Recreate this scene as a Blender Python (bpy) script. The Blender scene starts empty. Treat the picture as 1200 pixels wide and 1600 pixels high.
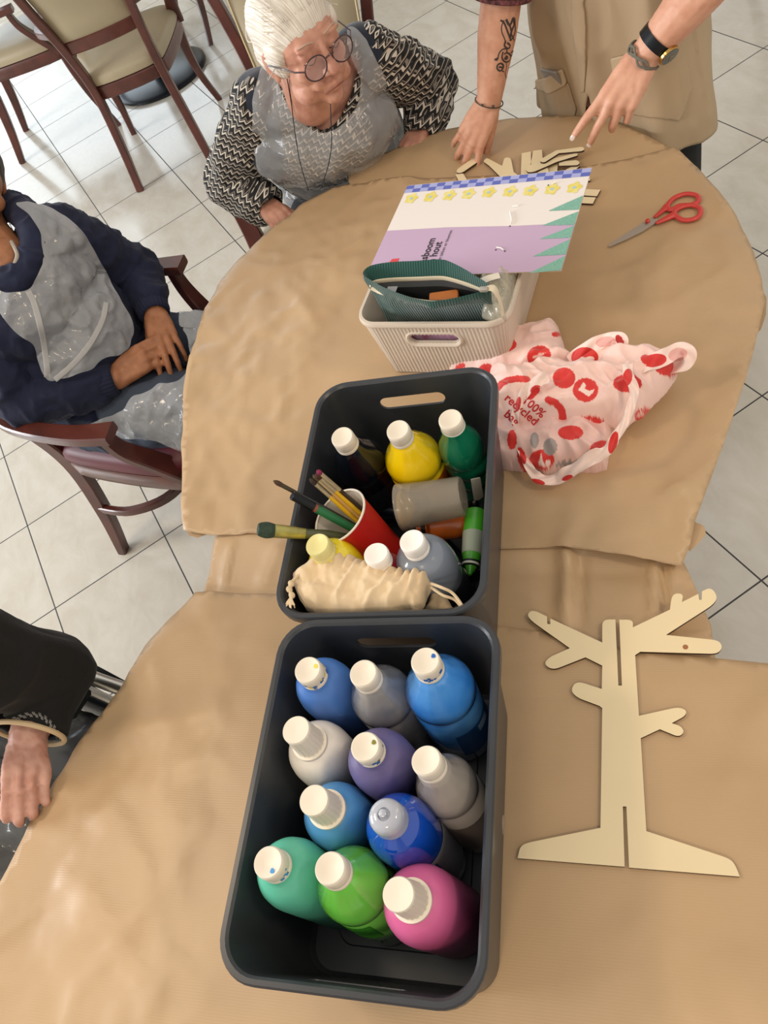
import bpy, bmesh, math, random
from mathutils import Vector, Matrix, noise
from mathutils.geometry import delaunay_2d_cdt
random.seed(7)
PI = math.pi
# ---------------------------------------------------------------- camera, world, lights, exposure
CAMH = 1.81
ROWX = Vector((0.48582451, 0.82510947, -0.28839021))      # image right in the room
ROWY = Vector((0.62431897, -0.55849679, -0.54617503))     # image down in the room
ROWZ = Vector((-0.61171919, 0.08529774, -0.78646292))     # viewing direction
FPX = 1255.0
EYE = Vector((0, 0, CAMH))
sc = bpy.context.scene
col = sc.collection
cam_d = bpy.data.cameras.new('camera'); cam = bpy.data.objects.new('camera', cam_d); col.objects.link(cam)
cam_d.sensor_fit = 'HORIZONTAL'; cam_d.sensor_width = 36; cam_d.lens = 36*FPX/1200; cam_d.clip_start = .02
R3 = Matrix((ROWX, -ROWY, -ROWZ)).transposed()
cam.matrix_world = Matrix.Translation(EYE) @ R3.to_4x4()
sc.camera = cam
sc.view_settings.view_transform = 'Standard'; sc.view_settings.look = 'None'
sc.view_settings.exposure = 0.24; sc.view_settings.gamma = 1; sc.view_settings.use_curve_mapping = False
wd = bpy.data.worlds.new('room_light'); sc.world = wd; wd.use_nodes = True
wd.node_tree.nodes['Background'].inputs[0].default_value = (1.0, 0.95, 0.88, 1)
wd.node_tree.nodes['Background'].inputs[1].default_value = 0.60
def area(name, loc, target, sx, sy, power, colr):
    d = bpy.data.lights.new(name, 'AREA'); d.shape = 'RECTANGLE'; d.size = sx; d.size_y = sy
    d.energy = power; d.color = colr
    o = bpy.data.objects.new(name, d); col.objects.link(o); o.location = loc
    o.rotation_euler = (Vector(target)-Vector(loc)).to_track_quat('-Z', 'Y').to_euler()
    return o
area('window_daylight', (-8.6, -1.0, 1.7), (-3.0, -.2, .3), 7.5, 2.4, 165, (.74, .88, 1.0))
area('side_window_daylight', (-3.6, -5.2, 2.2), (-1.0, 0, .6), 2.6, 1.9, 280, (.93, .96, 1.0))
for i, p in enumerate([(-1.3, -1.0, 2.75), (.9, -1.0, 2.75), (.6, 1.3, 2.75)]):
    area('ceiling_lamp', p, (p[0], p[1], 0), .35, .35, 13, (1.0, .80, .58))

# ---------------------------------------------------------------- helpers
def ray(px, py):
    return ROWX*((px-600)/FPX) + ROWY*((py-800)/FPX) + ROWZ
def at(px, py, z):                       # point of the room at height z seen at that picture position
    d = ray(px, py); return EYE + d*((z-CAMH)/d.z)
def onplane(px, py, P0, n):
    d = ray(px, py); return EYE + d*((P0-EYE).dot(n)/d.dot(n))
def px_of(p):
    q = Vector(p)-EYE; w = q.dot(ROWZ)
    return (600+FPX*q.dot(ROWX)/w, 800+FPX*q.dot(ROWY)/w)
def lin(h):
    h = h.lstrip('#'); o = []
    for i in (0, 2, 4):
        c = int(h[i:i+2], 16)/255
        o.append(c/12.92 if c <= .04045 else ((c+.055)/1.055)**2.4)
    return (*o, 1)
def inpoly(x, y, P):
    r = False; n = len(P); j = n-1
    for i in range(n):
        if (P[i][1] > y) != (P[j][1] > y) and x < (P[j][0]-P[i][0])*(y-P[i][1])/(P[j][1]-P[i][1])+P[i][0]: r = not r
        j = i
    return r
def smooth_closed(P, k=2):
    for _ in range(k):
        Q = []
        for i in range(len(P)):
            a, b = Vector(P[i]), Vector(P[(i+1) % len(P)])
            Q += [a*.75+b*.25, a*.25+b*.75]
        P = Q
    return P
def crom(P, n=8, closed=False):          # catmull-rom through points
    P = [Vector(p) for p in P]; out = []; m = len(P)
    for i in range(m if closed else m-1):
        g = lambda k: P[k % m] if closed else P[max(0, min(m-1, k))]
        a, b, c, d = g(i-1), g(i), g(i+1), g(i+2)
        for j in range(n):
            t = j/n
            out.append(.5*((2*b)+(c-a)*t+(2*a-5*b+4*c-d)*t*t+(3*b-a-3*c+d)*t**3))
    if not closed: out.append(P[-1])
    return out
class N:                                 # tiny node helper
    def __init__(s, m): s.m = m; s.t = m.node_tree; s.b = s.t.nodes['Principled BSDF']
    def n(s, ty, **k):
        x = s.t.nodes.new(ty)
        for a, v in k.items():
            if a.startswith('i_'): x.inputs[a[2:].replace('_', ' ')].default_value = v
            else: setattr(x, a, v)
        return x
    def l(s, a, b): s.t.links.new(a, b)
def mat(name, colr, rough=.5, metal=0, nscale=0, namt=.12, bump=0, bscale=60, alpha=None, trans=0, coat=0, sss=0, spec=None, col2=None, sheen=0, ior=None, bdist=.002):
    m = bpy.data.materials.new(name); m.use_nodes = True; k = N(m); b = k.b
    c = lin(colr) if isinstance(colr, str) else colr
    b.inputs['Base Color'].default_value = c; b.inputs['Roughness'].default_value = rough; b.inputs['Metallic'].default_value = metal
    if spec is not None: b.inputs['Specular IOR Level'].default_value = spec
    if ior: b.inputs['IOR'].default_value = ior
    if trans: b.inputs['Transmission Weight'].default_value = trans
    if coat: b.inputs['Coat Weight'].default_value = coat; b.inputs['Coat Roughness'].default_value = .08
    if sss: b.inputs['Subsurface Weight'].default_value = sss; b.inputs['Subsurface Radius'].default_value = (.01, .004, .002); b.inputs['Subsurface Scale'].default_value = 1
    if sheen: b.inputs['Sheen Weight'].default_value = sheen
    if alpha is not None: b.inputs['Alpha'].default_value = alpha
    tc = k.n('ShaderNodeTexCoord')
    if nscale:
        nz = k.n('ShaderNodeTexNoise', i_Scale=nscale, i_Detail=5.0)
        k.l(tc.outputs['Object'], nz.inputs['Vector'])
        mx = k.n('ShaderNodeMix', data_type='RGBA')
        c2 = (lin(col2) if isinstance(col2, str) else col2) if col2 else tuple([v*(1-namt*2.2) for v in c[:3]]+[1])
        mx.inputs[6].default_value = c; mx.inputs[7].default_value = c2
        rp = k.n('ShaderNodeMapRange'); rp.inputs[1].default_value = .35; rp.inputs[2].default_value = .68
        k.l(nz.outputs['Fac'], rp.inputs[0]); k.l(rp.outputs[0], mx.inputs[0]); k.l(mx.outputs[2], b.inputs['Base Color'])
    if bump:
        nb = k.n('ShaderNodeTexNoise', i_Scale=bscale, i_Detail=4.0); k.l(tc.outputs['Object'], nb.inputs['Vector'])
        bp = k.n('ShaderNodeBump', i_Strength=bump, i_Distance=bdist); k.l(nb.outputs['Fac'], bp.inputs['Height']); k.l(bp.outputs[0], b.inputs['Normal'])
    return m
def wave_bump(m, scale, direction='X', strength=.3, dist=.001, rot=0):
    k = N(m); tc = k.n('ShaderNodeTexCoord'); mp = k.n('ShaderNodeMapping'); mp.inputs['Rotation'].default_value = (0, 0, rot)
    w = k.n('ShaderNodeTexWave', wave_type='BANDS', bands_direction=direction, i_Scale=scale, i_Distortion=.6, i_Detail=1.0)
    w.inputs['Detail Scale'].default_value = 3
    k.l(tc.outputs['Object'], mp.inputs[0]); k.l(mp.outputs[0], w.inputs[0])
    bp = k.n('ShaderNodeBump', i_Strength=strength, i_Distance=dist); k.l(w.outputs['Fac'], bp.inputs['Height'])
    old = k.b.inputs['Normal'].links
    if old: k.l(old[0].from_socket, bp.inputs['Normal'])
    k.l(bp.outputs[0], k.b.inputs['Normal']); return m

ROOTW = {}
def tag(o, label=None, cat=None, group=None, kind=None):
    if label: o['label'] = label
    if cat: o['category'] = cat
    if group: o['group'] = group
    if kind: o['kind'] = kind
    return o
def thing(name, loc=(0, 0, 0), label=None, cat=None, group=None, M=None):
    o = bpy.data.objects.new(name, None); col.objects.link(o); o.empty_display_size = .05
    M = M if M is not None else Matrix.Translation(Vector(loc))
    o.matrix_world = M; ROOTW[o.name] = M.copy()
    return tag(o, label, cat, group)
def obj(name, me, m, parent=None, world=True, smooth=True, auto=35):
    if isinstance(me, bmesh.types.BMesh):
        bm = me; me = bpy.data.meshes.new(name); bm.to_mesh(me); bm.free()
    for x in (m if isinstance(m, (list, tuple)) else [m]): me.materials.append(x)
    o = bpy.data.objects.new(name, me); col.objects.link(o)
    W = Matrix.Identity(4)
    if parent is not None:
        W = ROOTW.get(parent.name, Matrix.Identity(4))
        if world: me.transform(W.inverted())
        o.parent = parent; ROOTW[o.name] = W
    elif world:                                   # put the origin at the base of the thing
        vs = [v.co for v in me.vertices]
        c = Vector((sum(v.x for v in vs)/len(vs), sum(v.y for v in vs)/len(vs), min(v.z for v in vs)))
        me.transform(Matrix.Translation(-c)); o.location = c; ROOTW[o.name] = Matrix.Translation(c)
    if smooth:
        me.polygons.foreach_set('use_smooth', [True]*len(me.polygons))
        if auto:
            b2 = bmesh.new(); b2.from_mesh(me)
            a = math.radians(auto)
            for e in b2.edges:
                if len(e.link_faces) == 2 and e.calc_face_angle(0) > a: e.smooth = False
            b2.to_mesh(me); b2.free()
    me.update()
    return o
def bake(me_or_bm, mods):                         # run modifiers on a mesh, get a plain mesh back
    if isinstance(me_or_bm, bmesh.types.BMesh):
        me = bpy.data.meshes.new('tmp'); me_or_bm.to_mesh(me); me_or_bm.free()
    else: me = me_or_bm
    o = bpy.data.objects.new('tmp', me); col.objects.link(o); kill = [o]
    for ty, kw in mods:
        md = o.modifiers.new(ty, ty)
        for a, v in kw.items():
            if a == 'object_mesh':
                q = bpy.data.objects.new('cut', v); col.objects.link(q); kill.append(q); md.object = q
            else: setattr(md, a, v)
    dg = bpy.context.evaluated_depsgraph_get(); dg.update()
    r = bpy.data.meshes.new_from_object(o.evaluated_get(dg), depsgraph=dg)
    for q in kill: bpy.data.objects.remove(q)
    return r
def tomesh(bm):
    me = bpy.data.meshes.new('m'); bm.to_mesh(me); bm.free(); return me
def frame(d):
    d = Vector(d).normalized(); a = Vector((0, 0, 1)) if abs(d.z) < .9 else Vector((1, 0, 0))
    s = d.cross(a).normalized(); return s, s.cross(d).normalized(), d     # s, u, d
def loft(bm, rings, cap0=True, cap1=True, closed=True, mi=0):
    R = [[bm.verts.new(p) for p in r] for r in rings]; n = len(R[0])
    for a, b in zip(R, R[1:]):
        for i in range(n if closed else n-1):
            j = (i+1) % n
            f = bm.faces.new((a[i], a[j], b[j], b[i])); f.material_index = mi
    if cap0: bm.faces.new(R[0][::-1]).material_index = mi
    if cap1: bm.faces.new(R[-1]).material_index = mi
    return R
def lathe(bm, prof, n=32, M=None, cap0=True, cap1=True, mi=0, rib=None):
    M = M or Matrix.Identity(4); rings = []
    for k, (r, z) in enumerate(prof):
        ring = []
        for i in range(n):
            a = 2*PI*i/n; rr = r*(1+(rib(k, i) if rib else 0))
            ring.append(M @ Vector((rr*math.cos(a), rr*math.sin(a), z)))
        rings.append(ring)
    return loft(bm, rings, cap0, cap1, mi=mi)
def tube(bm, pts, r, n=10, closed=False, flat=None, cap=True, mi=0, up=None):
    pts = [Vector(p) for p in pts]; m = len(pts); rings = []; prev = None
    for i, p in enumerate(pts):
        a = pts[(i-1) % m] if (closed or i) else p; b = pts[(i+1) % m] if (closed or i < m-1) else p
        d = (b-a).normalized()
        if prev is None:
            s, u, _ = frame(d)
            if up is not None: s = d.cross(Vector(up)).normalized(); u = s.cross(d)
        else:
            s = (prev - d*prev.dot(d)).normalized(); u = s.cross(d)
            if up is not None: s = d.cross(Vector(up)).normalized(); u = s.cross(d)
        prev = s
        if isinstance(r, (list, tuple)):
            q = i/(m-1)*(len(r)-1); k_ = min(int(q), len(r)-2); rr = r[k_]+(r[k_+1]-r[k_])*(q-k_)
        else: rr = r
        fx, fy = flat if flat else (1, 1)
        rings.append([p+s*(rr*fx*math.cos(2*PI*j/n))+u*(rr*fy*math.sin(2*PI*j/n)) for j in range(n)])
    if closed: rings.append(rings[0]); return loft_closed(bm, rings[:-1], mi)
    return loft(bm, rings, cap, cap, mi=mi)
def loft_closed(bm, rings, mi=0):
    R = [[bm.verts.new(p) for p in r] for r in rings]; n = len(R[0]); m = len(R)
    for k in range(m):
        a, b = R[k], R[(k+1) % m]
        for i in range(n):
            j = (i+1) % n; bm.faces.new((a[i], a[j], b[j], b[i])).material_index = mi
    return R
def beam(bm, pts, w, h, up=(0, 0, 1), bev=.15):   # rounded rectangular bar along points; w,h may be lists
    pts = [Vector(p) for p in pts]; rings = []; m = len(pts)
    for i, p in enumerate(pts):
        d = (pts[min(i+1, m-1)]-pts[max(i-1, 0)]).normalized()
        s = d.cross(Vector(up)).normalized(); u = s.cross(d)
        a = (w[i] if isinstance(w, (list, tuple)) else w)/2; b = (h[i] if isinstance(h, (list, tuple)) else h)/2
        c = min(a, b)*bev*2
        q = [(a, b-c), (a-c, b), (-a+c, b), (-a, b-c), (-a, -b+c), (-a+c, -b), (a-c, -b), (a, -b+c)]
        rings.append([p+s*x+u*y for x, y in q])
    return loft(bm, rings)
def prism(bm, P, z0, z1, mi_top=0, mi_side=0):    # P: list of (x,y)
    a = [bm.verts.new((p[0], p[1], z0)) for p in P]; b = [bm.verts.new((p[0], p[1], z1)) for p in P]
    f0 = bm.faces.new(a[::-1]); f1 = bm.faces.new(b); f0.material_index = f1.material_index = mi_top
    n = len(P)
    for i in range(n): bm.faces.new((a[i], a[(i+1) % n], b[(i+1) % n], b[i])).material_index = mi_side
    if f1.normal.z < 0 or f1.calc_area() < 0: pass
    bmesh.ops.recalc_face_normals(bm, faces=bm.faces)
def box(bm, c, s, M=None):
    M = M or Matrix.Identity(4)
    r = bmesh.ops.create_cube(bm, size=1, matrix=M @ Matrix.Translation(Vector(c)) @ Matrix.Diagonal((*s, 1)))
    return r['verts']
def rrect(w, l, r, n=6):
    P = []
    for cx, cy, a0 in ((w/2-r, l/2-r, 0), (-w/2+r, l/2-r, PI/2), (-w/2+r, -l/2+r, PI), (w/2-r, -l/2+r, 1.5*PI)):
        for i in range(n+1):
            a = a0+PI/2*i/n; P.append((cx+r*math.cos(a), cy+r*math.sin(a)))
    return P
def text_mesh(s, size, bold=0):
    c = bpy.data.curves.new('t', 'FONT'); c.body = s; c.size = size; c.resolution_u = 3; c.offset = bold
    c.align_x = 'LEFT'; o = bpy.data.objects.new('t', c); col.objects.link(o)
    dg = bpy.context.evaluated_depsgraph_get(); dg.update()
    me = bpy.data.meshes.new_from_object(o.evaluated_get(dg), depsgraph=dg); bpy.data.objects.remove(o); return me
def fbm(x, y, s, seed=0): return noise.fractal(Vector((x*s, y*s, seed)), 1.0, 2.0, 3)
# ---------------------------------------------------------------- floor
mf = mat('floor_tile', '#c9c4b8', rough=.22, nscale=0, spec=.5)
k = N(mf); tc = k.n('ShaderNodeTexCoord'); sp = k.n('ShaderNodeSeparateXYZ'); k.l(tc.outputs['Object'], sp.inputs[0])
def mth(op, a, b=None, c=None):
    x = k.n('ShaderNodeMath', operation=op)
    for i, v in enumerate((a, b, c)):
        if v is None: continue
        if hasattr(v, 'links'): k.l(v, x.inputs[i])
        else: x.inputs[i].default_value = v
    return x.outputs[0]
gx = mth('DIVIDE', mth('SUBTRACT', sp.outputs[0], -4.608), .3991); gy = mth('DIVIDE', mth('SUBTRACT', sp.outputs[1], .0036), .3955)
def edge(g, s):
    f = mth('FRACT', g); d = mth('MINIMUM', f, mth('SUBTRACT', 1.0, f)); return mth('MULTIPLY', d, s)
dmin = mth('MINIMUM', edge(gx, .3991), edge(gy, .3955)); gr = mth('LESS_THAN', dmin, .0021)
cell = k.n('ShaderNodeCombineXYZ'); k.l(mth('FLOOR', gx), cell.inputs[0]); k.l(mth('FLOOR', gy), cell.inputs[1])
wn = k.n('ShaderNodeTexWhiteNoise'); k.l(cell.outputs[0], wn.inputs[0])
add = k.n('ShaderNodeVectorMath', operation='ADD'); sc_ = k.n('ShaderNodeVectorMath', operation='SCALE'); sc_.inputs[3].default_value = 9
k.l(wn.outputs['Color'], sc_.inputs[0]); k.l(tc.outputs['Object'], add.inputs[0]); k.l(sc_.outputs[0], add.inputs[1])
mp = k.n('ShaderNodeMapping'); mp.inputs['Scale'].default_value = (3, 5.2, 1); mp.inputs['Rotation'].default_value = (0, 0, .5); k.l(add.outputs[0], mp.inputs[0])
nz = k.n('ShaderNodeTexNoise', i_Scale=2.4, i_Detail=9.0, i_Roughness=.66, i_Distortion=.5); k.l(mp.outputs[0], nz.inputs['Vector'])
cr = k.n('ShaderNodeValToRGB'); cr.color_ramp.elements[0].position = .33; cr.color_ramp.elements[0].color = lin('#c4bdaf')
cr.color_ramp.elements[1].position = .62; cr.color_ramp.elements[1].color = lin('#cfcabf'); k.l(nz.outputs['Fac'], cr.inputs[0])
mx = k.n('ShaderNodeMix', data_type='RGBA'); k.l(gr, mx.inputs[0]); k.l(cr.outputs[0], mx.inputs[6]); mx.inputs[7].default_value = lin('#3b3a3a')
k.l(mx.outputs[2], k.b.inputs['Base Color'])
rr_ = mth('ADD', mth('MULTIPLY', gr, .5), mth('MULTIPLY', nz.outputs['Fac'], .35)); k.l(rr_, k.b.inputs['Roughness'])
bp = k.n('ShaderNodeBump', i_Strength=.35, i_Distance=.002); inv = mth('SUBTRACT', 1.0, gr)
nb = k.n('ShaderNodeTexNoise', i_Scale=5.0, i_Detail=2.0); k.l(tc.outputs['Object'], nb.inputs['Vector'])
k.l(mth('ADD', inv, mth('MULTIPLY', nb.outputs['Fac'], .8)), bp.inputs['Height']); k.l(bp.outputs[0], k.b.inputs['Normal'])
bm = bmesh.new(); box(bm, (-3, -.5, -.05), (14, 13, .1))
o = obj('floor', bm, mf, smooth=False, world=False); o['kind'] = 'structure'

bm = bmesh.new(); box(bm, (-9.1, -.5, 1.4), (.2, 13, 3.0)); o = obj('wall_far', bm, mat('wall_paint', '#cfc6b4', rough=.8), smooth=False, world=False); o['kind'] = 'structure'
bm = bmesh.new(); box(bm, (-3, -6.2, 1.4), (12, .2, 3.0)); o = obj('wall_left', bm, mat('wall_paint', '#cfc6b4', rough=.8), smooth=False, world=False); o['kind'] = 'structure'

# ---------------------------------------------------------------- tables
C1 = Vector((-1.17, .45)); C2 = Vector((-.22, -.28))
m_wood = mat('mahogany', '#5a2a20', rough=.32, nscale=14, namt=.2, coat=.3)
m_top = mat('table_top_wood', '#6e3a26', rough=.4, nscale=9, namt=.15)
m_blk = mat('black_metal', '#14191f', rough=.3, metal=.4)
def table(name, x, y, label, r=.552):
    t = thing(name, (x, y, 0), label, 'table')
    M = Matrix.Translation((x, y, 0))
    b = bmesh.new(); lathe(b, [(r-.03, .712), (r-.004, .716), (r, .722), (r, .738), (r-.005, .7465), (r-.03, .7475)], 96, M); obj('table_top', b, m_top, t)
    b = bmesh.new(); lathe(b, [(.04, .03), (.04, .70), (.13, .705), (.13, .712)], 32, M); obj('column', b, m_blk, t)
    b = bmesh.new(); lathe(b, [(.262, 0), (.27, .004), (.27, .016), (.25, .024), (.1, .032), (.045, .036)], 64, M); obj('base', b, m_blk, t)
    return t
table('round_table', C1.x, C1.y, 'round table with the white ribbed box and the scissors on it, under brown paper')
table('round_table', C2.x, C2.y, 'round table nearest the camera, under brown paper, carrying the box of paint bottles')
table('round_table', -4.78, .70, 'round pedestal table behind the chairs, only its dark disc foot in view')

# ---------------------------------------------------------------- kraft paper sheets
m_kraft = mat('kraft_paper', '#bc9e79', rough=.43, nscale=5, namt=.05, bump=.12, bscale=9, bdist=.006)
wave_bump(m_kraft, 95, 'X', .14, .0005, rot=math.radians(37))
FLAT = []          # (x, y, r): places where something lies, the paper is flat there
for q in ((950, 384), (1000, 350), (1060, 325)): p = at(*q, .75); FLAT.append((p.x, p.y, .06))
for q in ((978, 1010), (978, 1100), (978, 1200), (978, 1300), (870, 1000), (1060, 990), (900, 1330), (1080, 1340), (1100, 1350), (1040, 1120), (850, 1330), (1110, 1010), (930, 1090)): p = at(*q, .75); FLAT.append((p.x, p.y, .07))
for q in ((730, 260), (790, 270), (850, 260), (900, 250), (930, 305)): p = at(*q, .75); FLAT.append((p.x, p.y, .09))
for q in ((800, 640), (860, 640), (930, 640), (1000, 620), (850, 580)): p = at(*q, .75); FLAT.append((p.x, p.y, .09))
for q in ((600, 900), (600, 720), (600, 1100), (560, 1300), (560, 1450), (700, 1000), (700, 1300), (700, 480), (640, 560)): p = at(*q, .78); FLAT.append((p.x, p.y, .17))
def crumple(x, y, seed, amp):
    a = abs(fbm(x, y, 5.5, seed)); b = abs(fbm(x+3, y*1.3, 2.4, seed+5)); c = fbm(x, y, 16, seed+9)
    a2 = abs(fbm(x*.8+.3*y, y*1.4, 7.5, seed+17)); h = amp*(.34*(1-min(1, a*4))+.22*(1-min(1, a2*5))+.75*b*1.6+.06*c)
    w = 1
    for fx, fy, r in FLAT:
        d = math.hypot(x-fx, y-fy)
        if d < r*1.7: w = min(w, max(0, (d-r)/(r*.7)))
    return h*w*w*(3-2*w)
def sheet(name, outline, z0, zf, label, seed, amp=.004, step=.012, extra=None, z_list=None):
    P = []
    n = len(outline)
    for i in range(n):
        a, b = Vector(outline[i][:2]), Vector(outline[(i+1) % n][:2]); m = max(1, int((b-a).length/step))
        for j in range(m): P.append(a+(b-a)*j/m)
    PP = [(p.x, p.y) for p in P]; no = len(P)
    xs = [p[0] for p in PP]; ys = [p[1] for p in PP]
    x = min(xs)
    r = 0
    while x < max(xs):
        y = min(ys)+(step/2 if r % 2 else 0)
        while y < max(ys):
            if inpoly(x, y, PP) and min((x-p[0])**2+(y-p[1])**2 for p in PP[::2]) > (step*.6)**2: P.append(Vector((x+random.uniform(-.1, .1)*step, y+random.uniform(-.1, .1)*step)))
            y += step
        x += step*.866; r += 1
    vc, e, f, *_ = delaunay_2d_cdt(P, [], [list(range(no))], 1, 1e-6)
    b = bmesh.new(); V = []
    for v in vc: V.append(b.verts.new((v.x, v.y, z0+zf(v.x, v.y)+crumple(v.x, v.y, seed, amp))))
    for t in f:
        try: b.faces.new([V[i] for i in t])
        except ValueError: pass
    bmesh.ops.recalc_face_normals(b, faces=b.faces)
    up = sum(fa.normal.z for fa in b.faces)
    if up < 0: bmesh.ops.reverse_faces(b, faces=b.faces)
    if extra: extra(b)
    me = bake(b, [('SOLIDIFY', dict(thickness=.0005, offset=1))])
    o = obj(name, me, m_kraft, auto=0); return tag(o, label, 'paper', 'brown kraft paper sheets over the tables')
def outd(x, y, C, r=.6): return max(0, math.hypot(x-C.x, y-C.y)-r)
def drop1(x, y, kk=2.5):
    d = outd(x, y, C1, .595); return -min(.25, kk*d*d+.10*d)
def gap(x, y): return min(outd(x, y, C1, .59), outd(x, y, C2, .59))
def pw(l): return [at(a, b, .75).to_2d() for a, b in l]
top_l = [(545, 266), (600, 240), (660, 213), (700, 200), (750, 190), (800, 184), (850, 181), (900, 180), (935, 181), (962, 190), (1010, 212), (1060, 240)]
S1 = pw(top_l) + pw([(1068, 262), (1020, 300), (800, 330), (600, 330), (552, 296), (545, 285)])
sheet('kraft_paper_sheet', S1, .7505, lambda x, y: drop1(x, y, 1.2), 'brown paper sheet at the far end of the round table, under the thin wooden pieces', 3, .0035)
S2 = pw([(540, 292), (520, 298), (470, 328), (420, 365), (380, 402), (345, 444), (320, 492), (302, 550), (291, 620), (288, 700), (290, 832), (330, 838), (440, 836), (600, 850), (765, 860), (870, 858), (960, 866), (1065, 880), (1078, 850), (1086, 815), (1100, 780), (1130, 700), (1165, 600), (1180, 540), (1195, 475), (1190, 440), (1177, 400), (1150, 340), (1122, 300), (1090, 265), (1055, 237), (985, 250), (915, 262), (800, 275), (640, 282), (590, 287)])
def z2(x, y):
    d = outd(x, y, C1, .60); z = -min(.06, 1.2*d*d)
    p = px_of((x, y, .75))
    # a few dents and folds near the right edge
    z += .012*math.exp(-((p[0]-1060)/26)**2-((p[1]-772+.35*(p[0]-1060))/11)**2)
    z += .007*math.exp(-((p[0]-1075)/14)**2-((p[1]-800)/26)**2)
    z += .006*math.exp(-((p[0]-900+.55*(p[1]-820))/16)**2)*max(0, min(1, (p[1]-760)/80))
    # paper lifted along its left edge
    if p[0] < 330 and p[1] > 560: z += .00012*(330-p[0])
    return z
sheet('kraft_paper_sheet', S2, .7530, z2, 'large brown paper sheet under the white ribbed box and the red scissors', 11, .012)
S3 = pw([(345, 812), (330, 842), (318, 880), (303, 922), (300, 940), (330, 960), (440, 960), (640, 1060), (860, 1060), (985, 1060), (1105, 1080), (1118, 1025), (1112, 965), (1092, 912), (1072, 870), (1060, 850), (960, 845), (765, 840), (600, 830)])
def z3(x, y):
    p = px_of((x, y, .75)); g = gap(x, y)
    z = -.30*g*(1 if g < .1 else .1/g) if g < .2 else -.03
    z = max(z, -.03); fade = max(0, min(1, (1000-p[1])/60))*max(0, min(1, (p[1]-850)/10)) if p[0] > 700 else max(0, min(1, (925-p[1])/25))*max(0, min(1, (p[1]-838)/16))
    za = z
    if p[0] > 840:
        z += .014*math.exp(-((p[0]-885)/13)**2)+.012*math.exp(-((p[0]-1022)/9)**2)+.008*math.exp(-((p[0]-1050)/8)**2)-.008*math.exp(-((p[0]-905)/9)**2)-.007*math.exp(-((p[0]-1037)/7)**2)
        z -= .001
    if p[0] < 480:
        z += .007*math.exp(-((p[0]-345-.35*(890-p[1]))/8)**2)+.007*math.exp(-((p[0]+p[1]*.55-905)/16)**2)
    z = za+(z-za)*fade
    return max(z, -.0005) if (math.hypot(x-C1.x, y-C1.y) < .56 or math.hypot(x-C2.x, y-C2.y) < .56) else z
sheet('kraft_paper_sheet', S3, .7500, z3, 'creased brown paper strip bridging the gap between the two round tables', 23, .005, .009)
S4 = pw([(305, 925), (240, 1002), (200, 1068), (150, 1132), (100, 1208), (50, 1290), (8, 1378), (-60, 1500), (-120, 1640), (-100, 1800), (200, 1900), (700, 1950), (1100, 1950), (1400, 1800), (1420, 1400), (1330, 1050), (1200, 1036), (990, 1020), (860, 990), (640, 960), (430, 930)])
def z4(x, y):
    d = outd(x, y, C2, .60); p = px_of((x, y, .75)); z = -min(.1, 1.0*d*d)
    if p[0] < 480 and p[1] < 1300:
        z += .010*math.exp(-((p[0]-262-.75*(p[1]-1010)*-1)/34)**2-((p[1]-1010)/50)**2)
        z += .008*math.exp(-((p[1]-1120+.28*(p[0]-300))/22)**2)*max(0, min(1, (420-p[0])/120))
    return z
sheet('kraft_paper_sheet', S4, .7530, z4, 'brown paper sheet under the wooden tree and the nearest dark box', 31, .011, .014)
# curled corners of the sheets
def curl(pts, w, label):
    b = bmesh.new(); rings = []
    for p, ww in zip(pts, w): rings.append([Vector(p)-Vector(ww), Vector(p), Vector(p)+Vector(ww)])
    R = [[b.verts.new(q) for q in r] for r in rings]
    for a, c in zip(R, R[1:]):
        for i in range(2): b.faces.new((a[i], a[i+1], c[i+1], c[i]))
    return bake(b, [('SOLIDIFY', dict(thickness=.0005)), ('SUBSURF', dict(levels=2, render_levels=2))])

for nm, pp, zz in (('curled_corner', [(1086, 816), (1100, 822), (1103, 834), (1092, 848), (1078, 862), (1070, 850)], .738), ('curled_corner', [(1190, 452), (1198, 466), (1197, 492), (1189, 515), (1181, 522), (1178, 500)], .738), ('curled_corner', [(291, 826), (294, 836), (308, 840), (326, 834), (332, 828), (310, 826)], .742)):
    b = bmesh.new(); Q = [at(x, y, zz) for x, y in pp]; b.faces.new([b.verts.new(q) for q in Q]); bmesh.ops.triangulate(b, faces=b.faces)
    obj(nm, bake(b, [('SUBSURF', dict(levels=2, render_levels=2, subdivision_type='SIMPLE')), ('SOLIDIFY', dict(thickness=.0006))]), m_kraft, bpy.data.objects['kraft_paper_sheet.001'])

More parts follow.
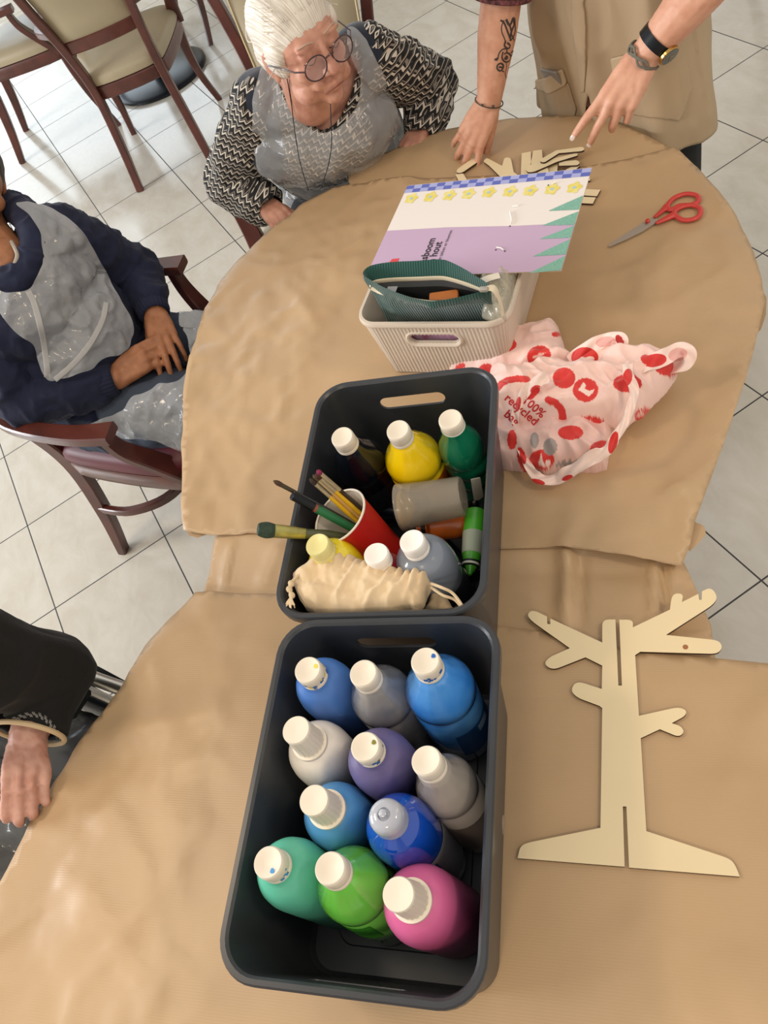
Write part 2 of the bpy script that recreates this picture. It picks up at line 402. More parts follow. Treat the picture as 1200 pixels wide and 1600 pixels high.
# ---------------------------------------------------------------- chairs
m_cream = mat('cream_leatherette', '#a89a7e', rough=.42, nscale=6, namt=.05, bump=.05, bscale=200, bdist=.0005)
m_burg = mat('burgundy_leatherette', '#5c0f22', rough=.5, nscale=6, namt=.1)
m_pipe = mat('pale_piping', '#c9b98f', rough=.5)
def chair(loc, F, cush, label, group, arms=True, back=.98, wf=.25, stretcher=False, name='armchair', bw=.20, sh=0):
    F = Vector((F[0], F[1], 0)).normalized(); Rt = Vector((F.y, -F.x, 0))
    M = Matrix((Rt, F, Vector((0, 0, 1)))).transposed().to_4x4(); M.translation = Vector((loc[0], loc[1], 0))
    t = thing(name, M=M, label=label, cat='chair', group=group)
    L = lambda pts: [M @ Vector(p) for p in pts]
    for s in (-1, 1):
        # rear post: sabre leg, then up along the back
        pts = crom([(s*.185, -.075, 0), (s*.168, -.02, .2), (s*.155, .015, .42), (s*.165, -.01, .60), (s*.19, -.07, .80), (s*bw, -.125, back-.03)], 6)
        b = bmesh.new(); nP = len(pts); beam(b, L(pts), .034, [.030+.016*math.sin(PI*min(1, i/nP*1.4)) for i in range(nP)], up=M.to_3x3() @ Vector((0, 1, .0))); obj('rear_leg', b, m_wood, t)
        pts = crom([(s*(wf-.01), .50, 0), (s*(wf-.035), .455, .16), (s*(wf-.04), .44, .30), (s*(wf-.03), .445, .42)], 6); nP = len(pts)
        b = bmesh.new(); beam(b, L(pts), [.026+.026*(i/nP)**1.5 for i in range(nP)], [.026+.03*(i/nP)**1.5 for i in range(nP)], up=M.to_3x3() @ Vector((0, 1, 0))); obj('front_leg', b, m_wood, t)
        if arms:
            b = bmesh.new(); pts = crom([(s*.182, -.035, .70), (s*(wf+.0), .08, .685), (s*(wf+.03), .24, .67), (s*(wf+.03), .36, .665)], 6)
            beam(b, L(pts), [.03+.028*i/len(pts) for i in range(len(pts))], .026); obj('armrest', b, m_wood, t)
            b = bmesh.new(); pts = crom([(s*(wf+.025), .325, .655), (s*(wf+.018), .335, .59), (s*(wf-.002), .375, .51), (s*(wf-.02), .43, .42)], 6)
            beam(b, L(pts), .026, [.034+.03*i/len(pts) for i in range(len(pts))], up=M.to_3x3() @ Vector((1, 0, 0))); obj('arm_post', b, m_wood, t)
    def seatring(sc_, z, dz=0):
        P = []
        for x, y in smooth_closed([(-.165, .0), (.165, .0), (.20, .10), (wf, .36), (wf-.01, .46), (.12, .50), (-.12, .50), (-wf+.01, .46), (-wf, .36), (-.20, .10)], 2):
            P.append(M @ Vector((x*sc_, .25+(y-.25)*sc_, z)))
        return P
    b = bmesh.new(); loft(b, [seatring(.985, .385), seatring(1.0, .39), seatring(1.0, .435), seatring(.985, .44)]); obj('seat_rail', b, m_wood, t)
    b = bmesh.new(); loft(b, [seatring(.95, .44), seatring(.99, .445), seatring(1.0, .46), seatring(.985, .478), seatring(.93, .492), seatring(.75, .503), seatring(.4, .508)]); obj('seat', b, cush, t)
    # back: rails and padded panel
    def bk(u, v):      # u -1..1 across, v height
        tt = (v-.56)/(back-.56); hw = .15+.045*tt; return Vector((u*hw, .0-.02*tt-.115*tt*tt-.02*(1-u*u), v))
    for v0, hh in ((.625, .05), (back-.02, .05)):
        b = bmesh.new(); beam(b, L([bk(-1+i/5, v0+(.02*(1-(-1+i/5)**2) if v0 > .7 else 0)) for i in range(11)]), .026, hh, up=(0, 0, 1)); obj('back_rail', b, m_wood, t)
    b = bmesh.new(); rings = []
    nu, nv = 12, 12
    for side, off in ((0, -.018), (1, .022)):
        pass
    F_, B_ = {}, {}
    for i in range(nu+1):
        for j in range(nv+1):
            u = -1+2*i/nu; v = .65+(back-.05-.65)*j/nv; p = bk(u*.97, v); e = (1-abs(u)**6)*(1-abs(2*j/nv-1)**6)
            F_[i, j] = b.verts.new(M @ (p+Vector((0, .010+.026*e, 0)))); B_[i, j] = b.verts.new(M @ (p-Vector((0, .004+.014*e, 0))))
    for i in range(nu):
        for j in range(nv):
            b.faces.new((F_[i, j], F_[i+1, j], F_[i+1, j+1], F_[i, j+1])); b.faces.new((B_[i, j+1], B_[i+1, j+1], B_[i+1, j], B_[i, j]))
    for i in range(nu): b.faces.new((B_[i, 0], B_[i+1, 0], F_[i+1, 0], F_[i, 0])); b.faces.new((F_[i, nv], F_[i+1, nv], B_[i+1, nv], B_[i, nv]))
    for j in range(nv): b.faces.new((F_[0, j], F_[0, j+1], B_[0, j+1], B_[0, j])); b.faces.new((B_[nu, j], B_[nu, j+1], F_[nu, j+1], F_[nu, j]))
    obj('backrest', b, cush, t)
    if cush is m_cream:
        b = bmesh.new(); pts = [bk(u*.955, v)+Vector((0, .016, 0)) for u, v in [(-1, .655), (-1, .74), (-1, .85), (-1, back-.05), (-.5, back-.047), (.5, back-.047), (1, back-.05), (1, .85), (1, .74), (1, .655)]]
        tube(b, L(pts), .003, 6); obj('piping', b, m_pipe, t)
    if stretcher:
        b = bmesh.new(); beam(b, L(crom([(-.172, -.02, .22), (-.19, .10, .225), (-.14, .22, .23), (0, .27, .23), (.14, .22, .23), (.19, .10, .225), (.172, -.02, .22)], 6)), .02, .026); obj('stretcher', b, m_wood, t)
    return t
g = 'mahogany armchairs at the table behind'
chair((-3.80, .42), (-.93, .36), m_cream, 'cream mahogany armchair seen from behind, nearer of the two at the far table', g)
chair((-4.91, -.06), (.296, .955), m_cream, 'cream mahogany armchair at the upper left corner, facing right', g)
chair((-5.07, 1.52), (.05, -.95), m_cream, 'armchair on the far side of the disc foot, one front leg in view', g)
chair((-2.335, .745), (.84, -.50), m_cream, 'cream mahogany armchair the white-haired woman sits in', 'armchairs with people in them', back=1.0, bw=.23)
chair((-1.955, -.35), (.64, .77), m_burg, 'armchair with a burgundy seat and curved stretcher, under the person in navy', 'armchairs with people in them', stretcher=True, back=.95)
chair((-2.40, 2.72), (.2, .98), m_cream, 'armchair beyond the standing person, one leg foot at the top edge', g)
# ---------------------------------------------------------------- storage boxes
from mathutils.bvhtree import BVHTree
def shell_box(rings_out, rings_in, n_arc=8):
    """closed solid: outer profile from the foot to the rim, inner profile back down to the inside floor"""
    bm = bmesh.new(); rings = [[(x, y, z) for x, y in rrect(w, l, r, n_arc)] for w, l, r, z in rings_out+rings_in]
    loft(bm, rings); return bm
def stadium(w, h, n=8):
    P = []
    for sx, a0 in ((1, -PI/2), (-1, PI/2)):
        for i in range(n+1):
            a = a0+PI*i/n; P.append((sx*(w/2-h/2)+h/2*math.cos(a), h/2*math.sin(a)))
    return P
def slot_cutter(w, h, ylen, zc):
    bm = bmesh.new(); P = stadium(w, h)
    loft(bm, [[(x, -ylen, zc+z) for x, z in P], [(x, ylen, zc+z) for x, z in P]])
    bmesh.ops.recalc_face_normals(bm, faces=bm.faces); return tomesh(bm)
m_bin = mat('dark_plastic', '#33363b', rough=.34, nscale=30, namt=.05)
BIN_W, BIN_L, BIN_H = .285, .408, .20
U = Vector((.607, .794, 0)).normalized(); V = Vector((-U.y, U.x, 0))
def binframe(c, z=.7548):
    M = Matrix((U, V, Vector((0, 0, 1)))).transposed().to_4x4(); M.translation = Vector((c[0], c[1], z)); return M
def storage_bin(c, label):
    M = binframe(c); t = thing('storage_box', M=M, label=label, cat='box', group='dark plastic boxes of paint')
    W, L, h = BIN_W, BIN_L, BIN_H; tp = .030
    ro = [(W-.024-tp, L-.024-tp, .034, 0), (W-.018-tp, L-.018-tp, .036, .003), (W-.018, L-.018, .042, h-.018), (W-.003, L-.003, .047, h-.017), (W, L, .048, h-.013), (W, L, .048, h-.003), (W-.004, L-.004, .046, h)]
    ri = [(W-.014, L-.014, .042, h), (W-.020, L-.020, .039, h-.003), (W-.024, L-.024, .038, h-.012), (W-.024-tp, L-.024-tp, .032, .010), (W-.034-tp, L-.034-tp, .028, .003)]
    bm = shell_box(ro, ri); bmesh.ops.recalc_face_normals(bm, faces=bm.faces)
    me = bake(bm, [('BOOLEAN', dict(operation='DIFFERENCE', solver='EXACT', object_mesh=slot_cutter(.105, .024, .4, h-.045)))])
    o = obj('body', me, m_bin, t, world=False, auto=28)
    # raised foot pattern in the floor of the box
    b = bmesh.new(); loft(b, [[(x, y, z) for x, y in rrect(w, l, .02)] for w, l, z in ((W-.09-tp, L-.09-tp, .002), (W-.094-tp, L-.094-tp, .0055))]); obj('floor_panel', b, m_bin, t, world=False)
    return t, M
CF = (-.3645, -.108); CR = (-.700, .1245)
bin_front, MF = storage_bin(CF, 'dark grey plastic box nearest the camera, holding eleven paint bottles')
bin_rear, MR = storage_bin(CR, 'dark grey plastic box behind the nearest one, holding bottles, brushes and a cloth pouch')

# pale ribbed box
m_white = mat('beige_plastic', '#d3c6b6', rough=.42)
wv = Vector((math.cos(math.radians(42)), math.sin(math.radians(42)), 0)); lv = Vector((-wv.y, wv.x, 0))
MW = Matrix((wv, lv, Vector((0, 0, 1)))).transposed().to_4x4()
p0 = at(553, 509, .90); nearm = p0 + wv*.137; MW.translation = Vector((nearm.x, nearm.y, .7548)) + lv*.19
tw = thing('ribbed_box', M=MW, label='pale beige ribbed plastic box holding the green corduroy pouch', cat='box')
W, L, h = .272, .375, .148
def ribring(w, l, r, z, amp):
    P = rrect(w, l, r, 10); Q = []; n = len(P)
    dense = []
    for i in range(n):
        a, b_ = Vector(P[i]), Vector(P[(i+1) % n]); m = max(1, int((b_-a).length/.0012))
        for j in range(m): dense.append(a+(b_-a)*j/m)
    return dense
def ribbed(w, l, r, prof):
    base = ribring(w, l, r, 0, 0); n = len(base); per = sum((base[i]-base[(i+1) % n]).length for i in range(n)); k = round(per/.0068); s = 0; rings = []; S = []
    for i in range(n):
        S.append(s/per); s += (base[i]-base[(i+1) % n]).length
    nor = []
    for i in range(n):
        d = (base[(i+1) % n]-base[i-1]).normalized(); nor.append(Vector((d.y, -d.x)))
    for dw, z, amp in prof:
        ring = []
        for i in range(n):
            f = abs(math.sin(PI*k*S[i])); o_ = dw+amp*(f-.5); p = base[i]+nor[i]*o_; ring.append((p.x, p.y, z))
        rings.append(ring)
    return rings
pr = [(-.024, 0, 0), (-.0215, .004, .0), (-.021, .006, .0014), (-.002, h-.014, .0014), (-.0015, h-.012, 0), (.002, h-.010, 0), (.003, h-.006, 0), (.001, h, 0), (-.004, h, 0), (-.0055, h-.004, 0), (-.0065, h-.012, 0), (-.026, .004, 0)]
bm = bmesh.new(); loft(bm, ribbed(W, L, .036, pr)); bmesh.ops.recalc_face_normals(bm, faces=bm.faces)
me = bake(bm, [('BOOLEAN', dict(operation='DIFFERENCE', solver='EXACT', object_mesh=slot_cutter(.088, .021, .4, h-.042)))])
obj('body', me, m_white, tw, world=False, auto=50)
for s in (-1, 1):      # smooth collar round each handle slot
    b = bmesh.new(); P = stadium(.098, .031, 10)
    tube(b, [(x, s*(L/2-.0085+.002), h-.042+z) for x, z in P], .0042, 8, closed=True); obj('handle_rim', b, m_white, tw, world=False)

# ---------------------------------------------------------------- paint bottles
m_cap = mat('white_cap', '#e6dccb', rough=.42, nscale=8, namt=.03)
m_capc = mat('clear_cap', '#cfd3dc', rough=.12, trans=.35, coat=.5)
m_stain = {}
def lab_band(b, r, z0, z1, a0, a1, mi=0, n=16, eps=.0006):
    V0 = []
    for i in range(n+1):
        a = a0+(a1-a0)*i/n; V0.append([b.verts.new(((r+eps)*math.cos(a), (r+eps)*math.sin(a), z)) for z in (z0, z1)])
    for i in range(n): b.faces.new((V0[i][0], V0[i+1][0], V0[i+1][1], V0[i][1])).material_index = mi
def bottle(name, top, base, r, colr, style, cap, label, group, rough=.4, coat=0, H=.235, streak=None, lab=None, capstain=None, trans=0, capcol=None):
    r *= 1.03; top, base = Vector(top), Vector(base); ax = (top-base).normalized()
    s = ax.orthogonal().normalized(); s = (Vector((1, 0, 0))-ax*ax.x).normalized(); u = ax.cross(s)
    M = Matrix((s, u, ax)).transposed().to_4x4(); M.translation = base
    t = thing(name, M=M, label=label, cat='bottle', group=group)
    if style == 'dome':
        pf = [(r*.90, 0), (r, .006), (r, H*.64), (r*.99, H*.70), (r*.93, H*.765), (r*.83, H*.81), (r*.69, H*.842), (r*.54, H*.862), (.0165, H*.885), (.0165, H*.91)]; rib = None
    elif style == 'ring':
        pf = [(r*.9, 0), (r, .006), (r, H*.28), (r*.94, H*.30), (r, H*.32), (r, H*.42), (r*.94, H*.44), (r, H*.46), (r, H*.56), (r*.94, H*.58), (r, H*.60), (r*.98, H*.68), (r*.88, H*.75), (r*.68, H*.81), (.018, H*.875), (.018, H*.91)]; rib = None
    else:
        pf = [(r*.90, 0), (r, .006), (r, H*.57), (r*.955, H*.58), (r*.955, H*.595), (r, H*.61), (r*1.0, H*.66), (r*.95, H*.70), (r*.78, H*.765), (r*.55, H*.83), (.0185, H*.875), (.0165, H*.885), (.0165, H*.91)]
        rib = (lambda k, i: (-.035 if i % 4 == 0 else 0) if 8 <= k <= 9 else 0)
    if cap == 'spout': pf = [(a, z_*(.915 if z_ > .3*H else 1)) for a, z_ in pf]
    mm = mat(name+'_paint', colr, rough=rough, coat=coat, nscale=9 if streak else 0, col2=streak, sss=0, trans=trans, bump=.03 if style == 'dome' else 0, bscale=80)
    # smooth the profile a little
    bm = bmesh.new(); lathe(bm, pf, 48, rib=rib); obj('body', bm, mm, t, world=False, auto=50)
    zc = H*(.805 if cap == 'spout' else .885); cm = capcol or m_cap
    b = bmesh.new()
    if cap == 'flip':
        lathe(b, [(.0160, zc), (.0170, zc+.001), (.0172, zc+.006), (.0165, zc+.0072), (.0170, zc+.0085), (.0168, H-.0045), (.0163, H-.002), (.0152, H-.0004), (.0138, H-.0006), (.008, H-.0026), (.002, H-.0032)], 36)
    elif cap == 'spout':
        lathe(b, [(.0205, zc-.006), (.0215, zc-.004), (.0215, zc+.001), (.0195, zc+.002)], 40)
        lathe(b, [(.0185, zc+.002), (.0165, H-.006), (.0165, H-.002), (.0155, H), (.011, H-.0003), (.002, H-.001)], 60, rib=lambda k, i: (-.05 if i % 3 == 0 and k <= 1 else 0))
    else:
        lathe(b, [(.0195, zc-.004), (.020, zc), (.019, zc+.004), (.0195, zc+.008), (.0185, zc+.016), (.016, zc+.021), (.011, zc+.0235), (.007, zc+.0235), (.006, zc+.021), (.0045, zc+.0215), (.004, zc+.028), (.0025, zc+.029)], 40)
    c_ = obj('cap', b, cm, t, world=False, auto=40)
    if capstain:
        for k_, (hx, n_) in enumerate(capstain):
            b = bmesh.new(); random.seed(hash(label) % 1000+k_ if False else len(label)+k_)
            for q in range(n_):
                a = random.uniform(-1.3, 1.7); rr = .0170; zz = zc+random.uniform(.004, .016)
                w_ = random.uniform(.002, .005)
                lab_band(b, rr, zz-w_*.5, zz+w_*.5, a, a+w_/rr, eps=.0004, n=2)
                if q == 0 and k_ == 0:
                    w_ = .0045; ca, ra = random.uniform(-1.2, 1.6), .0105; cx, cy = ra*math.cos(ca), ra*math.sin(ca)
                    b.faces.new([b.verts.new((cx+w_*.6*math.cos(j*PI/4)*(1+.4*math.sin(j*2.3)), cy+w_*.6*math.sin(j*PI/4), H-.0004)) for j in range(8)])
            obj('paint_smear', b, mat('smear', hx, rough=.5), c_, world=False)
    if lab:
        lab(t, M, r, H)
    return t
def uv_pt(c, u, v, z): return Vector((c[0], c[1], 0))+U*u+V*v+Vector((0, 0, z))
def side_label(cols, z0, z1, a0, a1):
    def f(t, M, r, H):
        b = bmesh.new(); lab_band(b, r, z0*H, z1*H, a0, a1)
        obj('label', b, mat('label_print', cols[0], rough=.4), t, world=False)
        if len(cols) > 1:
            b = bmesh.new(); am = (a0+a1)/2
            lab_band(b, r, (z0*.35+z1*.65)*H, (z0*.1+z1*.9)*H, am-.25, am+.25, eps=.0010, n=6)
     #lab_band(b, r, (z0*.7+z1*.3)*H, (z0*.55+z1*.45)*H, am-.35, am+.35, eps=.0010, n=6)
            o_ = obj('label_mark', b, mat('label_ink', cols[1], rough=.5), t, world=False)
    return f
FB = 'paint bottles in the nearest dark box'; RB = 'paint bottles in the farther dark box'
ZB = .7592
def place(c, cap, sh, r, ztop=.990, umax=None, H=None):
    """bottle axis from the picture: cap centre at ztop, shoulder centre at .93"""
    a = at(cap[0], cap[1], ztop); b_ = at(sh[0], sh[1], .93); d = (b_-a)/(ztop-.93); base = a+d*(ztop-ZB)*.55
    base.z = ZB; q = base-Vector((c[0], c[1], 0)); lu = .121-r; lv_ = .183-r
    uu = max(-lu, min(lu, q.dot(U))); vv = max(-lv_, min(lv_, q.dot(V)))
    base = uv_pt(c, uu, vv, ZB); a.z = ztop
    return a, base
def PB(c, cap, sh, r, *a, ztop=.99, **k):
    tp, bs = place(c, cap, sh, r, ztop); return bottle('paint_bottle', tp, bs, r, *a, H=(tp-bs).length, **k)
R_ = .0375
PB(CF, (480, 1046), (500, 1068), .036, '#4d7cc6', 'dome', 'flip', 'matte blue paint bottle in the far left corner of the nearest box, cap smeared yellow', FB, capstain=[('#e6d24a', 5), ('#2f62b0', 9)], streak='#3f6bb4')
PB(CF, (567, 1051), (588, 1076), R_, '#7d8087', 'cone', 'flip', 'clear bottle of streaky grey paint between the two blue ones in the far row', FB, rough=.16, coat=1, streak='#b0a89c')
PB(CF, (664, 1032), (682, 1070), .041, '#2f80dc', 'cone', 'flip', 'tall clear bottle of bright light blue paint in the far right of the nearest box', FB, rough=.12, coat=1, streak='#6db2ee', ztop=1.005, lab=side_label(['#2a63a8', '#9fc3e8'], .12, .42, -.4, 1.6), capstain=[('#1d62b8', 7)])
PB(CF, (462, 1140), (490, 1167), R_, '#ece5da', 'dome', 'spout', 'white paint bottle with a ribbed spout cap at the left side of the nearest box', FB, streak='#c9c2ba', rough=.3)
PB(CF, (570, 1166), (591, 1184), R_, '#6a6290', 'dome', 'flip', 'matte dusty purple paint bottle in the middle of the nearest box', FB, streak='#5a5280', capstain=[('#7c7a30', 3), ('#3a66a8', 4)])
PB(CF, (665, 1187), (696, 1220), .034, '#9d9791', 'cone', 'flip', 'slim clear bottle of grey brown paint by the right wall of the nearest box', FB, rough=.2, coat=.8, streak='#b9b1a7', ztop=.985, lab=side_label(['#6f6660'], .1, .45, -2, 2))
PB(CF, (490, 1250), (516, 1266), R_, '#4f90cc', 'dome', 'spout', 'matte sky blue paint bottle with a ribbed spout cap, below the white one', FB, streak='#4a8fae')
PB(CF, (598, 1271), (624, 1293), R_, '#0b45b0', 'dome', 'clear', 'glossy deep blue paint bottle with a clear dome cap', FB, rough=.1, coat=1, capcol=m_capc, lab=side_label(['#8d9096', '#1c3a78'], .10, .56, -1.6, 1.6))
PB(CF, (418, 1347), (443, 1361), R_, '#5db89e', 'dome', 'flip', 'matte teal green paint bottle in the near left of the nearest box', FB, streak='#52ab90', capstain=[('#3f8fd0', 4)])
PB(CF, (515, 1356), (541, 1378), .039, '#69c246', 'cone', 'flip', 'bright grass green paint bottle between the teal and the pink', FB, rough=.2, coat=.8, streak='#7acb58', lab=side_label(['#3f9a28', '#1d3f1a'], .3, .56, -2.4, -.2))
PB(CF, (622, 1397), (652, 1407), .040, '#d2669a', 'dome', 'spout', 'pink paint bottle with a ribbed spout cap, nearest to the camera', FB, streak='#c85a8c', rough=.36)
# farther box
def orange_label(t, M, r, H):
    b = bmesh.new(); lab_band(b, r, .20*H, .56*H, -2.2, .9); obj('label', b, mat('label_orange', '#c8631a', rough=.4), t, world=False)
    b = bmesh.new(); lab_band(b, r, .36*H, .54*H, -.95, -.35, eps=.001, n=6); obj('label_mark', b, mat('label_dark', '#2a1a14', rough=.5), t, world=False)
PB(CR, (534, 682), (556, 706), .0385, '#060b14', 'cone', 'flip', 'nearly black navy paint bottle in the far left of the farther box', RB, rough=.22, coat=.4, lab=side_label(['#1a2230'], .15, .5, -2, 2))
PB(CR, (621, 671), (640, 700), .041, '#efc90a', 'cone', 'flip', 'large yellow paint bottle with an orange label in the farther box', RB, rough=.14, coat=1, streak='#f4d820', lab=orange_label)
PB(CR, (703, 654), (716, 684), .032, '#0d6a4b', 'ring', 'flip', 'dark green clear paint bottle with ringed sides in the far right corner', RB, rough=.14, coat=1, streak='#138060')
PB(CR, (495, 850), (522, 874), .036, '#ecd51e', 'dome', 'flip', 'glossy yellow paint bottle half under the cream cloth pouch', RB, rough=.14, coat=1, capcol=mat('yellowed_cap', '#ddd491', rough=.35), ztop=.985)
PB(CR, (587, 864), (598, 888), .031, '#a31424', 'dome', 'flip', 'small dark red paint bottle in front of the red paper cup', RB, rough=.14, coat=1, ztop=.97, capcol=mat('bright_white_cap', '#f0ece6', rough=.35))
def gouache(t, M, r, H):
    b = bmesh.new(); lab_band(b, r, .12*H, .56*H, -2.8, 1.2); obj('label', b, mat('label_charcoal', '#3a3a40', rough=.35), t, world=False)
    me = text_mesh('GOUACHE', .017, .0004)
    for v in me.vertices:
        a = -1.9+v.co.x/r; z = .38*H+v.co.y; v.co = Vector(((r+.001)*math.cos(a), (r+.001)*math.sin(a), z))
    obj('lettering', me, mat('label_white', '#d8d4cf', rough=.5), t, world=False, smooth=False)
PB(CR, (643, 844), (664, 874), .040, '#76808f', 'dome', 'flip', 'large grey blue paint bottle right of the small red one', RB, rough=.22, coat=.6, streak='#858c98', lab=gouache, ztop=.985, capcol=mat('bright_white_cap', '#f0ece6', rough=.35))
# ---------------------------------------------------------------- flat wooden things
m_ply = mat('birch_plywood', '#ecdab2', rough=.6, nscale=3, namt=.05, bump=.05, bscale=120, bdist=.0003)
m_burn = mat('laser_burnt_edge', '#3a2416', rough=.8)
def ply(name, P, z0, th, label, cat, group=None, world_pts=False, knot=None, tilt=None):
    Q = [(at(p[0], p[1], z0+th) if not world_pts else Vector((p[0], p[1], 0))) for p in P]
    b = bmesh.new(); lo = [b.verts.new((q.x, q.y, z0)) for q in Q]; hi = [b.verts.new((q.x, q.y, z0+th)) for q in Q]
    n = len(Q); f = b.faces.new(hi); f2 = b.faces.new(lo[::-1])
    for i in range(n): b.faces.new((lo[i], lo[(i+1) % n], hi[(i+1) % n], hi[i])).material_index = 1
    bmesh.ops.recalc_face_normals(b, faces=b.faces)
    bmesh.ops.triangulate(b, faces=[f, f2])
    if tilt: bmesh.ops.rotate(b, verts=b.verts, cent=tilt[0], matrix=Matrix.Rotation(tilt[2], 3, Vector(tilt[1])))
    o = obj(name, b, [m_ply, m_burn], smooth=False); tag(o, label, cat, group)
    if knot:
        p = at(*knot, z0+th); b = bmesh.new()
        lathe(b, [(.0035, 0), (.0035, .00025), (.0001, .0003)], 14, Matrix.Translation(p))
        obj('knot', b, mat('wood_knot', '#a06a42', rough=.7), o)
    return o
def rnd(P):      # entries (x,y) sharp or (x,y,'r') rounded by corner cutting
    out = []; n = len(P)
    for i in range(n):
        p = P[i]
        if len(p) == 2: out.append(Vector(p)); continue
        a, c, q = Vector(P[i-1][:2]), Vector(P[(i+1) % n][:2]), Vector(p[:2]); r = p[2]
        A = q+(a-q).normalized()*min(r, (a-q).length*.5); B = q+(c-q).normalized()*min(r, (c-q).length*.5)
        for k in range(7):
            t = k/6; out.append(A*(1-t)**2+q*2*t*(1-t)+B*t*t)
    return out
Z = lambda l: [(780+p[0]*.35, 900+p[1]*.35, *([p[2]*.35] if len(p) > 2 else [])) for p in l]
tree = rnd(Z([(460, 194, 30), (519, 194), (532, 489), (548, 489), (536, 195), (597, 195, 40), (597, 229), (762, 150), (772, 78, 34), (822, 78, 34), (816, 116), (889, 80), (893, 106), (904, 107), (905, 68), (945, 50, 40), (975, 90, 40), (960, 125, 40), (745, 263), (980, 287, 36), (998, 318, 34), (975, 348, 36), (630, 338), (607, 353), (624, 624),
    (800, 585, 30), (838, 600, 30), (830, 625, 22), (770, 657), (815, 672, 26), (826, 700, 26), (800, 718, 22), (717, 684), (632, 724), (657, 1139), (1030, 1262, 40), (1054, 1290, 30), (1074, 1342), (580, 1302), (568, 1029), (552, 1029), (560, 1298), (82, 1260), (94, 1205, 24), (130, 1190, 20),
    (452, 1124), (460, 590), (448, 580), (345, 542, 34), (318, 508, 40), (345, 468, 38), (458, 504), (460, 400), (385, 363), (240, 420, 34), (200, 395, 34), (218, 365, 30), (315, 322), (140, 198, 34), (124, 170, 34), (150, 150, 34), (214, 181), (215, 214), (228, 215), (229, 190), (460, 297)]))
ply('wooden_tree', tree, .7552, .0042, 'large flat plywood tree with slots and branches lying near the table gap', 'wooden tree', knot=(1071, 1011))
G = 'thin plywood branch pieces by the patterned card'
Y = lambda l: [(690+p[0]*.225, 200+p[1]*.225, *([p[2]*.225] if len(p) > 2 else [])) for p in l]
z = .7548
pcs = [
 ([(172, 140), (215, 140), (268, 212), (262, 228), (140, 312, 20), (104, 312, 22), (104, 290, 16), (196, 222)], 0, 'bent plywood piece under the fingers of the standing person'),
 ([(95, 322), (150, 316), (200, 400), (150, 430)], 0, 'plywood piece running under the card below the fingertips'),
 ([(288, 232, 14), (312, 206, 16), (420, 262), (436, 205, 18), (480, 205, 22), (500, 305), (560, 350), (470, 400), (330, 262)], 0, 'broad forked plywood piece left of the upright strips'),
 ([(556, 175), (620, 163), (622, 260), (600, 330), (550, 340)], 0, 'upright plywood strip with a pinhole, left one of the pair'),
 ([(636, 158), (696, 150), (705, 240), (660, 330), (600, 345)], 0, 'upright plywood strip, right one of the pair'),
 ([(740, 225), (810, 225), (800, 330), (735, 340)], 0, 'short plywood strip at the middle of the wood pile'),
 ([(815, 235), (940, 222, 18), (962, 240, 16), (945, 258, 14), (815, 262)], 1, 'thin rounded plywood stick low on the right of the wood pile'),
 ([(860, 290), (935, 255), (960, 262), (920, 300)], 0, 'plywood stub showing below the rounded stick'),
 ([(585, 290, 20), (590, 270, 18), (735, 195), (760, 215), (940, 172, 14), (948, 190, 14), (800, 235), (640, 305, 22), (600, 308, 16)], 2, 'bent plywood branch under the topmost one of the wood pile'),
 ([(680, 232, 14), (690, 215, 14), (795, 155), (980, 130, 14), (995, 148, 14), (975, 160, 12), (815, 175), (712, 240, 16)], 3, 'topmost bent plywood branch of the wood pile, near the tunic'),
 ([(990, 424), (1104, 428), (1078, 474), (960, 466)], 0, 'plywood bar sticking out right of the card, farther of the pair'),
 ([(960, 476), (1072, 482), (1050, 526), (940, 520)], 0, 'plywood bar sticking out right of the card, nearer of the pair'),
 ([(1010, 345), (1034, 350), (1030, 366), (1000, 366)], 0, 'plywood tip just showing at the right edge of the card'),
 ([(640, 330), (730, 262), (745, 300), (700, 350)], 1, 'slanted plywood piece between the upright strips and the card')]
for P, lvl, lb in pcs:
    ply('plywood_piece', rnd(Y(P)), z+lvl*.0042, .0040, lb, 'wooden piece', G)

# ---------------------------------------------------------------- scissors
m_red = mat('red_plastic', '#c53b35', rough=.32, coat=.2); m_steel = mat('steel', '#b5b0a6', rough=.42, metal=.55)
X = lambda p, z: at(680+p[0]*.4333, p[1]*.4333, z)
def slab(pts, z0, th, holes=None, bev=0):
    b = bmesh.new(); Q = [X(p, z0+th) for p in pts]; n = len(Q)
    lo = [b.verts.new((q.x, q.y, z0)) for q in Q]; hi = [b.verts.new((q.x, q.y, z0+th)) for q in Q]
    b.faces.new(hi); b.faces.new(lo[::-1])
    for i in range(n): b.faces.new((lo[i], lo[(i+1) % n], hi[(i+1) % n], hi[i]))
    bmesh.ops.recalc_face_normals(b, faces=b.faces); return b
zs = .7548
t = thing('scissors', X((800, 790), zs), 'red handled scissors lying open-handled on the brown paper', 'scissors')
obj('blade', slab([(622, 888), (628, 880), (745, 805), (790, 785), (797, 795), (770, 815), (700, 855), (640, 884)], zs, .0018), m_steel, t, smooth=False)
obj('blade', slab([(625, 890), (632, 884), (760, 812), (775, 798), (800, 786), (802, 798), (745, 835), (690, 862)], zs+.0019, .0018), m_steel, t, smooth=False)
